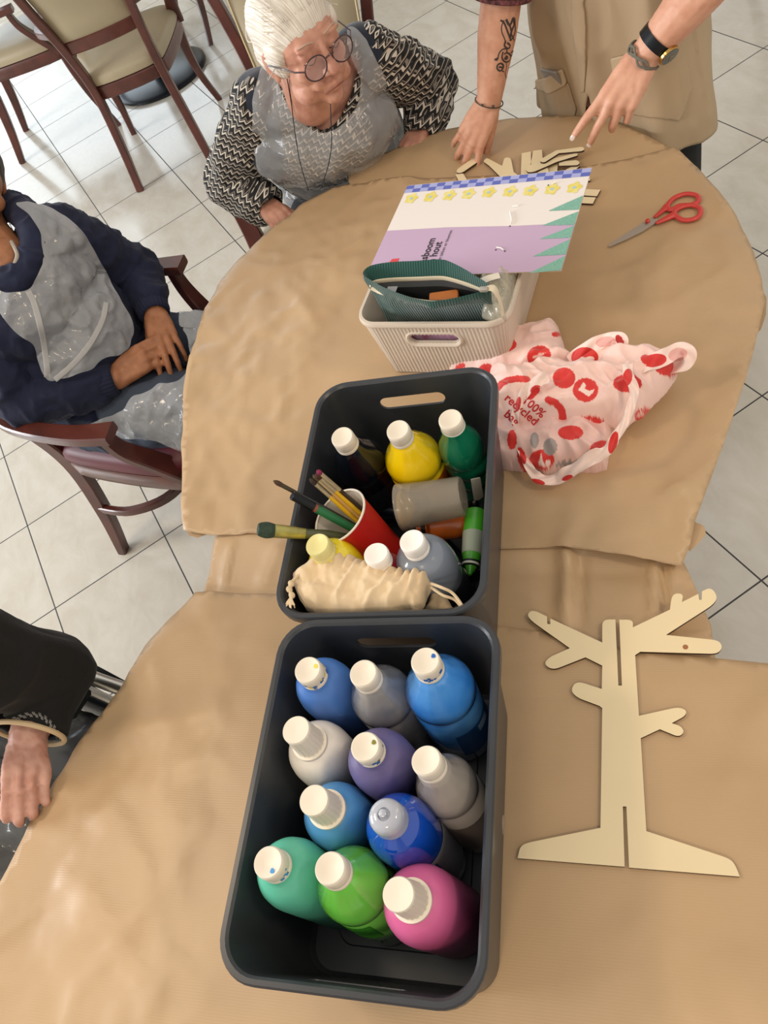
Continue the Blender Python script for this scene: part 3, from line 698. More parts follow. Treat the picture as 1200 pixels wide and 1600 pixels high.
def loop(cen, shank, z0, name):
    b = bmesh.new(); P = [X(p, z0) for p in crom(cen, 6, closed=True)]
    P = crom([X(p, z0).to_tuple() for p in cen], 6, closed=True)
    tube(b, P, .0052, 10, closed=True, flat=(1.0, .75), up=(0, 0, 1))
    S = [X(p, z0) for p in shank]; tube(b, crom(S, 5), [.0035+.004*min(1, i/8) for i in range(5*(len(S)-1)+1)], 10, flat=(1, .7), up=(0, 0, 1))
    me = bake(b, [('REMESH', dict(mode='VOXEL', voxel_size=.0009)), ('SMOOTH', dict(iterations=4, factor=.5))])
    obj(name, me, m_red, t, auto=0)
loop([(838, 742), (862, 714), (905, 699), (945, 706), (948, 726), (925, 738), (880, 742), (850, 758)], [(790, 784), (822, 758), (838, 742)], zs+.0045, 'handle')
loop([(862, 768), (885, 748), (925, 740), (955, 752), (952, 778), (925, 792), (888, 792)], [(795, 806), (830, 790), (866, 772)], zs+.0052, 'handle')
loop_ = None
b = bmesh.new(); lathe(b, [(.0045, 0), (.0045, .0045), (.003, .006), (.0005, .0062)], 20, Matrix.Translation(X((766, 801), zs+.003))); obj('screw', b, m_red, t)

# ---------------------------------------------------------------- patterned card
CTL, CTR, CBR = at(637, 290, .905), at(925, 262, .925), at(877, 423, .925)
CBL = CTL+CBR-CTR
cn = (CTR-CTL).cross(CBL-CTL).normalized(); cn = cn if cn.z > 0 else -cn
cm = [mat('card_white', '#e4ddd8', rough=.6), mat('card_lavender', '#bda3c0', rough=.6), mat('card_blue', '#5a66b4', rough=.6), mat('card_pale_blue', '#a3a8d8', rough=.6),
      mat('card_yellow', '#dccb55', rough=.6, nscale=120, col2='#e6dc96'), mat('card_teal', '#4f9684', rough=.6, nscale=900, col2='#9cc4b4'), mat('card_red', '#d8434a', rough=.5), mat('card_ink', '#2a2530', rough=.6), mat('card_back', '#b9a98c', rough=.7), mat('card_sky', '#a8c4d4', rough=.6)]
q2 = lambda u, v: CTL+(CTR-CTL)*u+(CBL-CTL)*v
b = bmesh.new()
def cp(pts, mi, lift):      # polygon in picture coordinates laid on the card plane
    vs = [b.verts.new(onplane(x, y, CTL, cn)+cn*lift) for x, y in pts]
    f = b.faces.new(vs); f.material_index = mi; f.normal_update()
    if f.normal.dot(cn) < 0: f.normal_flip()
top = [b.verts.new(q2(*p)) for p in ((0, 0), (1, 0), (1, 1), (0, 1))]; bot = [b.verts.new(q2(*p)-cn*.0016) for p in ((0, 0), (1, 0), (1, 1), (0, 1))]
f = b.faces.new(top); b.faces.new(bot[::-1]).material_index = 8
for i in range(4): b.faces.new((top[i], top[(i+1) % 4], bot[(i+1) % 4], bot[i])).material_index = 8
bmesh.ops.recalc_face_normals(b, faces=b.faces)
def E_(u0, v0, u1, v1, mi, lift): 
    vs = [b.verts.new(q2(*p)+cn*lift) for p in ((u0, v0), (u1, v0), (u1, v1), (u0, v1))]; f = b.faces.new(vs); f.material_index = mi; f.normal_update()
    if f.normal.dot(cn) < 0: f.normal_flip()
def cuv(x, y):
    p = onplane(x, y, CTL, cn)-CTL; a = CTR-CTL; d = CBL-CTL; return p.dot(a)/a.dot(a), p.dot(d)/d.dot(d)
vl, vr = cuv(602, 361)[1], cuv(868, 345)[1]
vs = [b.verts.new(q2(u, v)+cn*.0003) for u, v in ((0, vl), (.35, vl*.65+vr*.35-.01), (.7, vl*.3+vr*.7+.005), (1, vr), (1, 1), (0, 1))]
f = b.faces.new(vs[::-1]); f.material_index = 1; f.normal_update()
if f.normal.dot(cn) < 0: f.normal_flip()
nb_ = 22
for i in range(nb_):
    for j in range(2): E_(i/nb_, .004+j*.042, (i+1)/nb_, .046+j*.042, 2 if (i+j) % 2 == 0 else 3, .0003)
for (x, y) in [(642, 310), (672, 307), (702, 304), (732, 301), (764, 298), (797, 296), (829, 294), (863, 291), (898, 288)]:
    u0, v0 = cuv(x, y); a = (CTR-CTL).length; d = (CBL-CTL).length
    vs = [b.verts.new(q2(u0+.0155*(1+.16*math.cos(5*th*2*PI/40+.5))*math.cos(th*2*PI/40)*.80/a, v0+.0155*(1+.16*math.cos(5*th*2*PI/40+.5))*math.sin(th*2*PI/40)*.92/d)+cn*.0004) for th in range(40)]
    vs = vs
    f = b.faces.new(vs); f.material_index = 4; f.normal_update()
    if f.normal.dot(cn) < 0: f.normal_flip()
    vs = [b.verts.new(q2(u0+.0035*math.cos(th*2*PI/16)/a, v0+.0035*math.sin(th*2*PI/16)/d)+cn*.0006) for th in range(16)]
    f = b.faces.new(vs); f.material_index = 9; f.normal_update()
    if f.normal.dot(cn) < 0: f.normal_flip()
for (tx, ty), (ax, ay), (bx, by) in [((856, 325), (912, 300), (905, 322)), ((845, 348), (902, 325), (895, 346)), ((840, 369), (893, 347), (888, 366)), ((829, 396), (887, 368), (880, 392)), ((822, 422), (879, 394), (874, 421))]:
    # clamp to the right edge of the card
    pa, pb = cuv(ax, ay), cuv(bx, by); pt = cuv(tx, ty)
    vs = [b.verts.new(q2(*p)+cn*.0007) for p in (pt, (.998, pa[1]), (.998, min(.997, pb[1])))]
    f = b.faces.new(vs); f.material_index = 5; f.normal_update()
    if f.normal.dot(cn) < 0: f.normal_flip()
cp([(607, 412), (613, 405), (624, 404), (620, 413)], 6, .0007)
card = obj('patterned_card', b, cm, smooth=False)
tag(card, 'printed card of lavender, white and yellow flowers lying over the ribbed box', 'card')
def lay(me, o3, dx, dy, nn, lift): 
    for v in me.vertices: v.co = o3+dx*v.co.x+dy*v.co.y+nn*lift
    return me
tu = (CTL-CBL).normalized(); tv = (CTR-CTL).normalized()       # text runs up the card
for s, (px, py), size, mi in [('asboom', (665, 411), .0205, 7), ('n hout', (678, 411), .0205, 7), ('de takken en bloemen', (688, 408), .0090, 7)]:
    me = lay(text_mesh(s, size, .0004 if size > .01 else 0), onplane(px, py, CTL, cn), tu, -tv, cn, .0009)
    obj('printed_text', me, cm[mi], card, smooth=False)
m_tie = mat('white_tie', '#f2efea', rough=.5)
for pts in [[(797, 332), (800, 345), (798, 352)], [(801, 324), (810, 323)], [(776, 388), (783, 389), (787, 392)], [(863, 289), (869, 286)]]:
    b = bmesh.new(); tube(b, [onplane(x, y, CTL, cn)+cn*.0022 for x, y in pts], .0012, 8); obj('plastic_tie', b, m_tie, card)
for x, y in [(797, 354), (775, 391), (789, 393), (857, 290)]:
    b = bmesh.new(); c0 = onplane(x, y, CTL, cn); s_, u_, d_ = frame(cn)
    b.faces.new([b.verts.new(c0+cn*.0011+(s_*math.cos(a*PI/5)+u_*math.sin(a*PI/5))*.0016) for a in range(10)]); obj('punched_hole', b, cm[7], card, smooth=False)

# ---------------------------------------------------------------- soft things
def blob(outline, z0, T, s, fold, step, mirror=.15, closed_z=None, sm=1):
    """cushion shaped cloth: outline in picture coordinates at height z0; fold(px,py,d)->extra height"""
    O = [at(x, y, z0).to_2d() for x, y in outline]; P = []
    n = len(O)
    for i in range(n):
        a, c = O[i], O[(i+1) % n]; m = max(1, int((c-a).length/step))
        for j in range(m): P.append(a+(c-a)*j/m)
    no = len(P); PP = [(p.x, p.y) for p in P]; xs = [p[0] for p in PP]; ys = [p[1] for p in PP]
    x = min(xs); r = 0; D = [0]*no
    while x < max(xs):
        y = min(ys)+(step/2 if r % 2 else 0)
        while y < max(ys):
            if inpoly(x, y, PP):
                d = math.sqrt(min((x-p[0])**2+(y-p[1])**2 for p in PP))
                if d > step*.6: P.append(Vector((x, y)))
            y += step
        x += step*.866; r += 1
    vc, e, f, *_ = delaunay_2d_cdt(P, [], [list(range(no))], 1, 1e-7)
    b = bmesh.new(); up = []; dn = []
    for i, v in enumerate(vc):
        d = math.sqrt(min((v.x-p[0])**2+(v.y-p[1])**2 for p in PP)); w = math.sqrt(max(0, 1-max(0, 1-d/s)**2))
        p = px_of((v.x, v.y, z0)); hh = T*w+fold(p[0], p[1], d)*min(1, d/(s*.25))
        up.append(b.verts.new((v.x, v.y, z0+hh))); dn.append(up[-1] if d < 1e-5 else b.verts.new((v.x, v.y, z0-mirror*T*w-.0004)))
    for t_ in f:
        try: b.faces.new([up[i] for i in t_])
        except ValueError: pass
        try: b.faces.new([dn[i] for i in t_][::-1])
        except ValueError: pass
    bmesh.ops.recalc_face_normals(b, faces=b.faces)
    return bake(b, [('SUBSURF', dict(levels=sm, render_levels=sm))]) if sm else tomesh(b)
def nf(px, py, s, seed, amp): return amp*noise.fractal(Vector((px/s, py/s, seed)), 1.0, 2.0, 3)
def rf(px, py, s, seed, amp, ang=0, st=2.5):
    c, s_ = math.cos(ang), math.sin(ang); x, y = px*c+py*s_, -px*s_+py*c
    return amp*(1-min(1, abs(noise.noise(Vector((x/(s*st), y/s, seed))))*3.5))

# shopping bag of thin white cloth with red dots
mb = mat('spotted_cloth', '#e9c3b8', rough=.55, sheen=.3, bump=.08, bscale=700, bdist=.0003)
kk = N(mb); at_ = kk.n('ShaderNodeAttribute', attribute_name='Col'); kk.l(at_.outputs['Color'], kk.b.inputs['Base Color'])
W6 = lambda x, y: (690+x/2.927, 500+y/2.927)
red, redd, pink, grey, whi, pale = lin('#d0261f'), lin('#b51f22'), lin('#e0a8a0'), lin('#9a8f8c'), lin('#efd6cc'), lin('#e6b9ac')
ell = lambda x, y, rx, ry, a=0, c=red: ('e', x, y, rx, ry, math.radians(a), c)
DA = [ell(560, 265, 52, 48), ell(658, 320, 58, 55), ell(850, 290, 66, 42), ell(680, 472, 66, 33), ell(920, 432, 40, 28, -25), ell(1030, 222, 56, 34, 12), ell(970, 188, 62, 28, 15), ell(560, 240, 20, 4)]
HA = [('p', [(648, 285), (660, 295), (655, 315), (678, 325), (698, 315), (690, 335), (672, 350), (650, 335), (625, 320)], whi), ell(908, 434, 18, 12, -25, pale), ('p', [(655, 492), (660, 480), (650, 470), (668, 476), (675, 462), (690, 466), (692, 478), (714, 482), (690, 498)], whi), ell(850, 262, 10, 18, 20, pale)]
SM = ('arc', [(488, 366), (520, 378), (548, 410), (556, 450), (545, 480), (525, 500)], 17, red)
SM2 = ('arc', [(250, 318), (275, 290), (305, 275), (350, 268), (390, 272)], 15, red)
SM3 = ('arc', [(405, 345), (430, 318)], 20, red)
def paint(me, shapes, base, M=Matrix.Identity(4)):
    ca = me.color_attributes.new('Col', 'FLOAT_COLOR', 'POINT'); cs = []
    for v in me.vertices:
        p = px_of(v.co); x, y = (p[0]-690)*2.927, (p[1]-500)*2.927; c = base
        for s in shapes:
            if s[0] == 'e':
                dx, dy = x-s[1], y-s[2]; ca_, sa = math.cos(s[5]), math.sin(s[5]); q = ((dx*ca_+dy*sa)/s[3])**2+((-dx*sa+dy*ca_)/s[4])**2
                if q < 1: c = s[6]
            elif s[0] == 'p':
                if inpoly(x, y, s[1]): c = s[2]
            else:
                for a, d in zip(s[1], s[1][1:]):
                    ax, ay = a; bx, by = d; L2 = (bx-ax)**2+(by-ay)**2; tt = max(0, min(1, ((x-ax)*(bx-ax)+(y-ay)*(by-ay))/L2))
                    if math.hypot(x-ax-tt*(bx-ax), y-ay-tt*(by-ay)) < s[2]: c = s[3]
        cs += list(c)
    ca.data.foreach_set('color', cs)
bag = thing('shopping_bag', at(880, 640, .755), 'crumpled pale pink shopping bag with red dots and looped handles', 'bag')
def lobe(name, outl, z0, T, s, fold, shapes, base=None, step=.0032, sm=1):
    me = blob([W6(*p) for p in outl], z0, T, s, fold, step, sm=sm); paint(me, shapes, base or lin('#ecc9bf')); return obj(name, me, mb, bag, auto=0)
lobe('lower_fold', [(225, 470), (300, 470), (800, 470), (800, 530), (765, 640), (760, 690), (700, 705), (560, 700), (470, 720), (400, 700), (300, 690), (225, 668)], .7555, .05, .035, lambda x, y, d: rf(x, y, 26, 4, .010, .6)+nf(x, y, 40, 2, .008),
     [ell(458, 640, 58, 48), ('p', [(440, 668), (455, 605), (470, 668)], whi), ('p', [(468, 672), (480, 640), (498, 645), (495, 678)], whi), ell(590, 515, 58, 33), ell(722, 582, 46, 30, -20), ell(322, 548, 22, 46), ell(425, 550, 20, 36, 0, grey), ell(497, 580, 32, 40, 0, grey),
      ('p', [(520, 670), (535, 640), (545, 655), (560, 632), (572, 655), (588, 632), (600, 655), (618, 632), (622, 668)], grey), ell(370, 640, 20, 60, -15, red)], base=lin('#e3bdb4'))
lobe('upper_fold', [(35, 245), (62, 200), (104, 186), (232, 120), (340, 95), (520, 60), (545, 66), (562, 120), (580, 180), (640, 225), (620, 275), (490, 280), (380, 290), (200, 285), (100, 262)], .760, .055, .04, lambda x, y, d: rf(x, y, 24, 8, .009, -.35)+nf(x, y, 35, 6, .006),
     [ell(287, 112, 56, 34), ell(445, 165, 56, 47, -20), ('p', [(412, 170), (450, 152), (482, 148), (455, 165), (425, 176)], pale), ell(205, 230, 40, 30), ell(85, 215, 26, 16, -30), ell(80, 240, 30, 12, 20), ell(525, 66, 22, 12)])
lobe('middle_fold', [(560, 190), (600, 215), (640, 215), (740, 155), (800, 160), (850, 200), (830, 260), (640, 260), (560, 230)], .775, .04, .03, lambda x, y, d: rf(x, y, 18, 12, .006, .2), [ell(585, 212, 32, 18, 15), ell(792, 196, 26, 22)])
A_out = [(225, 262), (300, 262), (380, 270), (490, 240), (525, 243), (620, 250), (640, 230), (720, 240), (770, 205), (820, 185), (900, 195), (960, 192), (1082, 226), (1076, 270), (1030, 335), (962, 402), (920, 452), (880, 466), (845, 500), (810, 515), (780, 492), (650, 505), (530, 504), (360, 507), (225, 502)]
la = lobe('front_fold', A_out, .785, .058, .045, lambda x, y, d: rf(x, y, 34, 21, .009, -.15)+rf(x, y, 20, 31, .006, .5)+nf(x, y, 40, 9, .006), DA+HA+[SM, SM2, SM3], step=.003)
def strap(name, pts, w, lift, shapes, twist=0, base=None, zs=None):
    dg = bpy.context.evaluated_depsgraph_get(); out = []
    P = crom([Vector(W6(*p)).to_3d() for p in pts], 7); V3 = []
    for i, p in enumerate(P):
        z = zs[0]+(zs[1]-zs[0])*i/(len(P)-1) if not callable(zs) else zs(i/(len(P)-1)); V3.append(at(p.x, p.y, z))
    b = bmesh.new(); rows = []
    for i, p in enumerate(V3):
        d = (V3[min(i+1, len(V3)-1)]-V3[max(i-1, 0)]).normalized(); n_ = (EYE-p).normalized()
        n_ = (n_*.6+Vector((0, 0, 1))*.4).normalized(); s_ = d.cross(n_).normalized(); ww = w[i*len(w)//len(V3)] if isinstance(w, list) else w
        ph = twist*math.sin(i*.45)
        rows.append([b.verts.new(p+(s_*math.cos(ph)+n_*math.sin(ph))*ww*(k/4-.5)+n_*(.0035*math.sin(k*1.7+i*.5))) for k in range(5)])
    for a, c in zip(rows, rows[1:]):
        for k in range(4): b.faces.new((a[k], a[k+1], c[k+1], c[k]))
    me = bake(b, [('SUBSURF', dict(levels=3, render_levels=3)), ('SOLIDIFY', dict(thickness=.0008))])
    paint(me, shapes, base or lin('#f0d6cc')); return obj(name, me, mb, bag, auto=0)
bump_z = lambda a, c, h: (lambda t_: a+(c-a)*t_+h*math.sin(PI*t_))
strap('handle', [(590, 200), (625, 160), (700, 115), (770, 88), (815, 95), (800, 125), (720, 160), (640, 205)], .026, 0, [ell(655, 172, 62, 48), ell(675, 180, 24, 13, -10, whi), ell(750, 100, 46, 24, -10, pink), ell(815, 95, 16, 30, -30, redd)], .25, zs=bump_z(.80, .81, .03))
strap('handle', [(900, 215), (960, 190), (1030, 165), (1090, 135), (1125, 160), (1105, 195), (1060, 210), (1010, 205)], .027, 0, [ell(1080, 158, 44, 30, -15, pink), ell(975, 185, 55, 30, -10)], .25, zs=bump_z(.84, .80, .02))
strap('handle', [(490, 262), (440, 278), (395, 315), (355, 380), (335, 450), (345, 530), (372, 610), (400, 670), (440, 722), (520, 728), (590, 690), (670, 640), (750, 600), (790, 545), (835, 470), (868, 390), (880, 320), (855, 255), (850, 200)], [.020, .017, .013, .012, .013, .014, .018, .020, .022, .017, .013, .013, .014, .016], 0,
      [ell(430, 318, 26, 18, -30), ell(350, 385, 12, 35, 10), ell(372, 620, 14, 40, -10), ell(440, 740, 34, 12, 15), ell(575, 722, 26, 12, -20), ell(785, 560, 20, 52, 15), ell(850, 262, 22, 40, 10)], .35,
      zs=lambda t_: .862 if t_ < .08 else (.862-.085*math.sin(min(1, (t_-.08)/.42)*PI/2) if t_ < .5 else (.777+.085*math.sin(min(1, (t_-.5)/.4)*PI/2))))
# writing on the front fold: dropped straight onto the cloth
bw = bmesh.new()
for o_ in bag.children:
    m_ = o_.data.copy(); m_.transform(ROOTW[bag.name]); bw.from_mesh(m_)
bvh = BVHTree.FromBMesh(bw)
def decal(me, px, py, ang, sx, lift=.0006, bv=None):
    c, s_ = math.cos(ang), math.sin(ang); last = None
    for v in me.vertices:
        x, y = v.co.x*sx, -v.co.y*sx
        d = ray(px+x*c-y*s_, py+x*s_+y*c).normalized(); h = (bv or bvh).ray_cast(EYE, d)
        v.co = h[0]-d*lift if h[0] else (last or Vector((0, 0, 0))); last = v.co.copy()
    return me
m_ink = mat('red_print', '#c2222a', rough=.6)
for s, x, y, size in [('100%', 366, 372, 15), ('recycled', 284, 362, 15), ('bag', 282, 436, 15)]:
    p = W6(x, y); obj('lettering', decal(text_mesh(s, 1, .02), p[0], p[1], math.radians(41), size*1.25, bv=bvh), m_ink, bag, smooth=False)
# ---------------------------------------------------------------- green corduroy pouch in the ribbed box
m_cord = mat('green_corduroy', '#12463f', rough=.9, sheen=.4); wave_bump(m_cord, 70, 'X', .8, .0009, rot=math.radians(-42))
m_line = mat('dark_lining', '#35383b', rough=.8, nscale=20); m_zip = mat('cream_zip', '#d9cdb4', rough=.6)
back_e = [(568, 430), (572, 421), (584, 415), (610, 411), (650, 409), (688, 407), (705, 411), (725, 421), (745, 433), (760, 443)]
front_e = [(762, 449), (750, 457), (728, 463), (700, 469), (672, 472), (648, 468), (622, 459), (598, 449), (580, 439)]
ring = [(p, 'b') for p in back_e]+[(p, 'f') for p in front_e]
top = crom([at(p[0], p[1], .968 if s == 'b' else .962) for p, s in ring], 5, closed=True); nr = len(top)
cen = sum(top, Vector())/nr
def low(p, z, kx, ky, ins=0):
    q = p-cen; a = q.dot(wv); c = q.dot(lv); r = cen+wv*a*kx+lv*c*ky; r.z = z
    if z < .93:
        q = MW.inverted() @ r; q.y = max(q.y, (-.142 if z < .88 else -.161)+ins); q.x = max(-.118+ins, min(.118-ins, q.x)); r = MW @ q
    return r
pouch = thing('pouch', (cen.x, cen.y, .765), 'open dark green corduroy pouch with a cream zip standing in the ribbed box', 'pouch')
b = bmesh.new(); sh = -lv*.012
R = [[low(p, .775, .78, .22) for p in top], [low(p, .80, .84, .5) for p in top], [low(p, .86, .90, .75) for p in top], [low(p, .92, .96, .92) for p in top], [p+Vector((0, 0, -.012))+(p-cen)*.02 for p in top], [p+(p-cen)*.01 for p in top], [p+Vector((0, 0, .002)) for p in top], [low(p, p.z-.001, .975, .92) for p in top], [low(p, p.z-.010, .955, .80) for p in top], [low(p, p.z-.022, .93, .60) for p in top]]
R = [[v+Vector((noise.noise(v*28), noise.noise(v*28+Vector((9, 0, 0))), 0))*.004*(1 if 0 < i < 5 else .2) for v in r] for i, r in enumerate(R)]
loft(b, R, True, False); obj('shell', b, m_cord, pouch, auto=60)
b = bmesh.new(); loft(b, [[low(p, p.z-.0225, .932, .602) for p in top], [low(p, .938, .9, .36) for p in top], [low(p, .89, .8, .16, .035) for p in top], [low(p, .83, .66, .1, .035) for p in top]], False, True); bmesh.ops.reverse_faces(b, faces=b.faces); obj('lining', b, m_line, pouch)
b = bmesh.new(); tube(b, [low(p, p.z-.021, .925, .575) for p in top], .0035, 6, closed=True, flat=(.6, 1.2)); obj('zip', b, m_zip, pouch)
b = bmesh.new(); tube(b, crom([at(757, 452, .966), at(770, 450, .97), at(778, 462, .955), at(784, 480, .93), at(786, 492, .915)], 5), [.005]*8+[.0035]*9, 6, flat=(1.4, .5)); obj('zip_tail', b, m_zip, pouch)
b = bmesh.new(); box(b, (0, 0, 0), (.014, .009, .006), Matrix.Translation(at(756, 452, .972)) @ Matrix.Rotation(.7, 4, 'Z')); obj('zip_slider', bake(b, [('BEVEL', dict(width=.002, segments=2))]), m_steel, pouch)
b = bmesh.new(); c0 = at(612, 452, .948); vs = [b.verts.new(c0+wv*x+lv*y) for x, y in ((-.009, -.007), (.009, -.007), (.009, .007), (-.009, .007))]; b.faces.new(vs); o_ = obj('care_label', bake(b, [('SOLIDIFY', dict(thickness=.0006))]), mat('label_cloth', '#8f9297', rough=.7), pouch, smooth=False)
b = bmesh.new(); box(b, (0, 0, 0), (.05, .02, .012), Matrix.Translation(at(694, 465, .925)) @ Matrix.Rotation(.9, 4, 'Z') @ Matrix.Rotation(.3, 4, 'X'))
tag(obj('eraser', bake(b, [('BEVEL', dict(width=.003, segments=2))]), mat('orange_rubber', '#b0682c', rough=.6)), 'orange brown block lying inside the green corduroy pouch', 'eraser')
# clear zip bag beside it
m_vinyl = mat('clear_vinyl', '#c9c2ae', rough=.12, alpha=.5, coat=.6, bump=.5, bscale=30, bdist=.004); m_dot = mat('spotted_white', '#ddd5c2', rough=.6)
vb = thing('clear_zip_bag', at(790, 470, .80), 'clear vinyl zip bag with white dotted contents at the right end of the ribbed box', 'bag')
me = blob([(748, 440), (770, 428), (812, 425), (804, 470), (792, 503), (770, 506), (752, 498)], .895, .022, .02, lambda x, y, d: rf(x, y, 14, 3, .006, 1.2)+nf(x, y, 12, 1, .005), .004); obj('film', me, m_vinyl, vb)
me = blob([(760, 440), (800, 430), (806, 432), (792, 490), (775, 498), (760, 490)], .878, .02, .02, lambda x, y, d: nf(x, y, 16, 5, .004), .005); mesh_dots = me
cloth_ = obj('spotted_cloth', me, m_dot, vb)
for x, y in [(768, 448), (780, 444), (792, 441), (772, 460), (784, 456), (794, 456), (778, 472), (788, 470), (772, 484), (784, 484), (800, 438)]:
    b = bmesh.new(); lathe(b, [(.0014, 0), (.0010, .0006), (.0002, .0008)], 8, Matrix.Translation(at(x, y, .9005))); obj('dot', b, m_blk, cloth_)
b = bmesh.new(); tube(b, crom([at(747, 442, .93), at(765, 434, .93), at(780, 430, .928)], 5), .006, 8, flat=(1.3, .4), up=(0, 0, 1)); obj('zip', b, mat('white_zip', '#e4ddd0', rough=.5), vb)
# mixed pale packaging seen through the handle slot
b = bmesh.new(); box(b, (0, -.157, .080), (.11, .012, .06), MW)
tag(obj('packet', bake(b, [('BEVEL', dict(width=.006, segments=2))]), mat('pink_packet', '#c9b3c9', rough=.35, nscale=45, col2='#b05a86')), 'pink and white packet showing through the handle slot of the ribbed box', 'packet')

# ---------------------------------------------------------------- red paper cup with brushes
def axisM(p0, p1):
    s, u, d = frame(Vector(p1)-Vector(p0)); M = Matrix((s, u, d)).transposed().to_4x4(); M.translation = Vector(p0); return M
m_cup = mat('red_paper', '#b8211b', rough=.4); m_cupw = mat('white_paper', '#ddd4c6', rough=.55)
mouth = at(531, 806, .945); foot = at(596, 858, .852); ax = (foot-mouth).normalized(); CL = .105; foot = mouth+ax*CL
Mc = axisM(mouth, foot); cup = thing('paper_cup', M=Mc, label='red paper cup with a white inside, tilted and full of brushes', cat='cup')
b = bmesh.new(); lathe(b, [(.0425, .002), (.030, CL-.004), (.030, CL), (.027, CL), (.027, CL-.004)], 40, cap0=False, M=Mc); bmesh.ops.reverse_faces(b, faces=b.faces); obj('sleeve', b, m_cup, cup)
b = bmesh.new(); lathe(b, [(.0418, .002), (.0292, CL-.008), (.001, CL-.007)], 40, cap0=False, M=Mc); obj('inside', b, m_cupw, cup)
b = bmesh.new(); tube(b, [Mc @ Vector((.0425*math.cos(a*PI/24), .0425*math.sin(a*PI/24), 0)) for a in range(48)], .0017, 8, closed=True); obj('rim', b, m_cupw, cup)
m_silver = mat('ferrule', '#c9c2b6', rough=.3, metal=.8)
def brush(tip, end, zt, ze, r, cols, label, flat=None, lens=(.022, .03), hr=None):
    a, c = at(*tip, zt), at(*end, ze); d = (c-a).normalized(); L = (c-a).length
    t = thing('paintbrush', a, label, 'paintbrush', 'brushes standing in the red cup')
    l1, l2 = lens; fl = flat or (1, 1); up = (EYE-a).normalized()
    b = bmesh.new(); tube(b, [a+d*l1*k_/6 for k_ in range(7)], ([r*.85, r*1.05, r*1.15, r*1.2, r*1.15, r*1.05, r*.95] if flat else [r*.15, r*.75, r*1.05, r*1.15, r*1.1, r, r*.95]), 12, flat=fl, up=up); o1 = obj('bristles', b, mat('bristle', cols[0], rough=.75, nscale=160, namt=.25), t)
    b = bmesh.new(); tube(b, [a+d*(l1-.002), a+d*(l1+l2*.5), a+d*(l1+l2)], [r, r*.95, (hr or r)*.9], 12, flat=fl, up=up); obj('ferrule', b, mat('ferrule_metal', cols[1], rough=.3, metal=.7, nscale=70, namt=.15), t)
    b = bmesh.new(); h = hr or r; tube(b, [a+d*(l1+l2-.001), a+d*(l1+l2+.01), a+d*(l1+l2+(L-l1-l2)*.4), c], [h*.9, h, h*1.15, h*.6], 12, flat=(1, 1) if not flat else (fl[0]*.6+.4, fl[1]*.5+.5), up=up); obj('handle', b, mat('lacquer', cols[2], rough=.3, coat=.5), t)
brush((403, 827), (562, 842), 1.0, .885, .0075, ('#33483a', '#b9b06a', '#4d5236'), 'wide flat brush with dark green bristles and an olive handle', flat=(1.25, .55), lens=(.026, .046), hr=.0065)
brush((427, 751), (566, 826), 1.01, .895, .0032, ('#4a3320', '#5a5040', '#1b1a1c'), 'thin round brush with brown bristles and black handle, farthest left', lens=(.016, .028))
brush((484, 748), (578, 832), 1.01, .880, .0032, ('#3b2a20', '#d8c8ae', '#d9ac1c'), 'thin brush with a yellow handle, left of the upright bunch', lens=(.014, .03))
brush((489, 742), (583, 828), 1.012, .882, .0032, ('#5a4a2a', '#d8c8ae', '#c99b5a'), 'thin brush with a plain wood handle in the upright bunch', lens=(.014, .03))
brush((493, 740), (588, 824), 1.014, .884, .0032, ('#4a2418', '#d8c8ae', '#d9ac1c'), 'thin brush with a speckled yellow handle in the upright bunch', lens=(.013, .03))
brush((495, 735), (592, 818), 1.018, .886, .0032, ('#8e2450', '#d8c8ae', '#2a1814'), 'thin flat brush with magenta bristles and a dark brown handle', lens=(.010, .04))
a, c = at(456, 774, .99), at(560, 830, .90); d = (c-a).normalized(); L = (c-a).length
t = thing('marker_pen', a, 'green marker pen with a black cap leaning in the red cup', 'pen')
b = bmesh.new(); tube(b, [a, a+d*.001, a+d*.036], [.0055, .0065, .0065], 16); obj('cap', b, m_blk, t)
b = bmesh.new(); tube(b, [a+d*.0358, a+d*.041], [.0058, .0058], 16); obj('ring', b, mat('dull_red', '#8a4a40', rough=.5), t)
b = bmesh.new(); tube(b, [a+d*.041, c], [.0062, .0062], 16); obj('barrel', b, mat('green_plastic', '#1d6b42', rough=.35), t)

# ---------------------------------------------------------------- clear cup, tubes and bits in the farther box
m_frost = mat('frosted_plastic', '#b0a797', rough=.3, alpha=.38, coat=.4, nscale=12, namt=.12)
a, c = at(625, 793, .90), at(724, 775, .905); Mx = axisM(a, c); L = (c-a).length
t = thing('plastic_cup', M=Mx, label='frosted clear plastic cup lying on its side in the farther box', cat='cup')
pf = [(.0345, 0), (.0350, .002), (.0345, .004), (.0330, .012), (.0335, .0135), (.0325, .015), (.0320, .024), (.0325, .0255), (.0315, .027), (.0285, L-.003), (.027, L)]
b = bmesh.new(); lathe(b, pf, 48, cap0=False, M=Mx); obj('wall', bake(b, [('SOLIDIFY', dict(thickness=.001, offset=1))]), m_frost, t)
b = bmesh.new(); lathe(b, [(.024, .004), (.0275, .006), (.0275, .010), (.012, .022), (.001, .026)], 24, M=Mx @ Matrix.Translation((.004, .0, -.004)) @ Matrix.Rotation(.1, 4, 'X'))
tag(obj('sponge_dabber', b, mat('yellow_sponge', '#b8902a', rough=.6)), 'dull yellow round dabber in the mouth of the frosted cup', 'dabber')
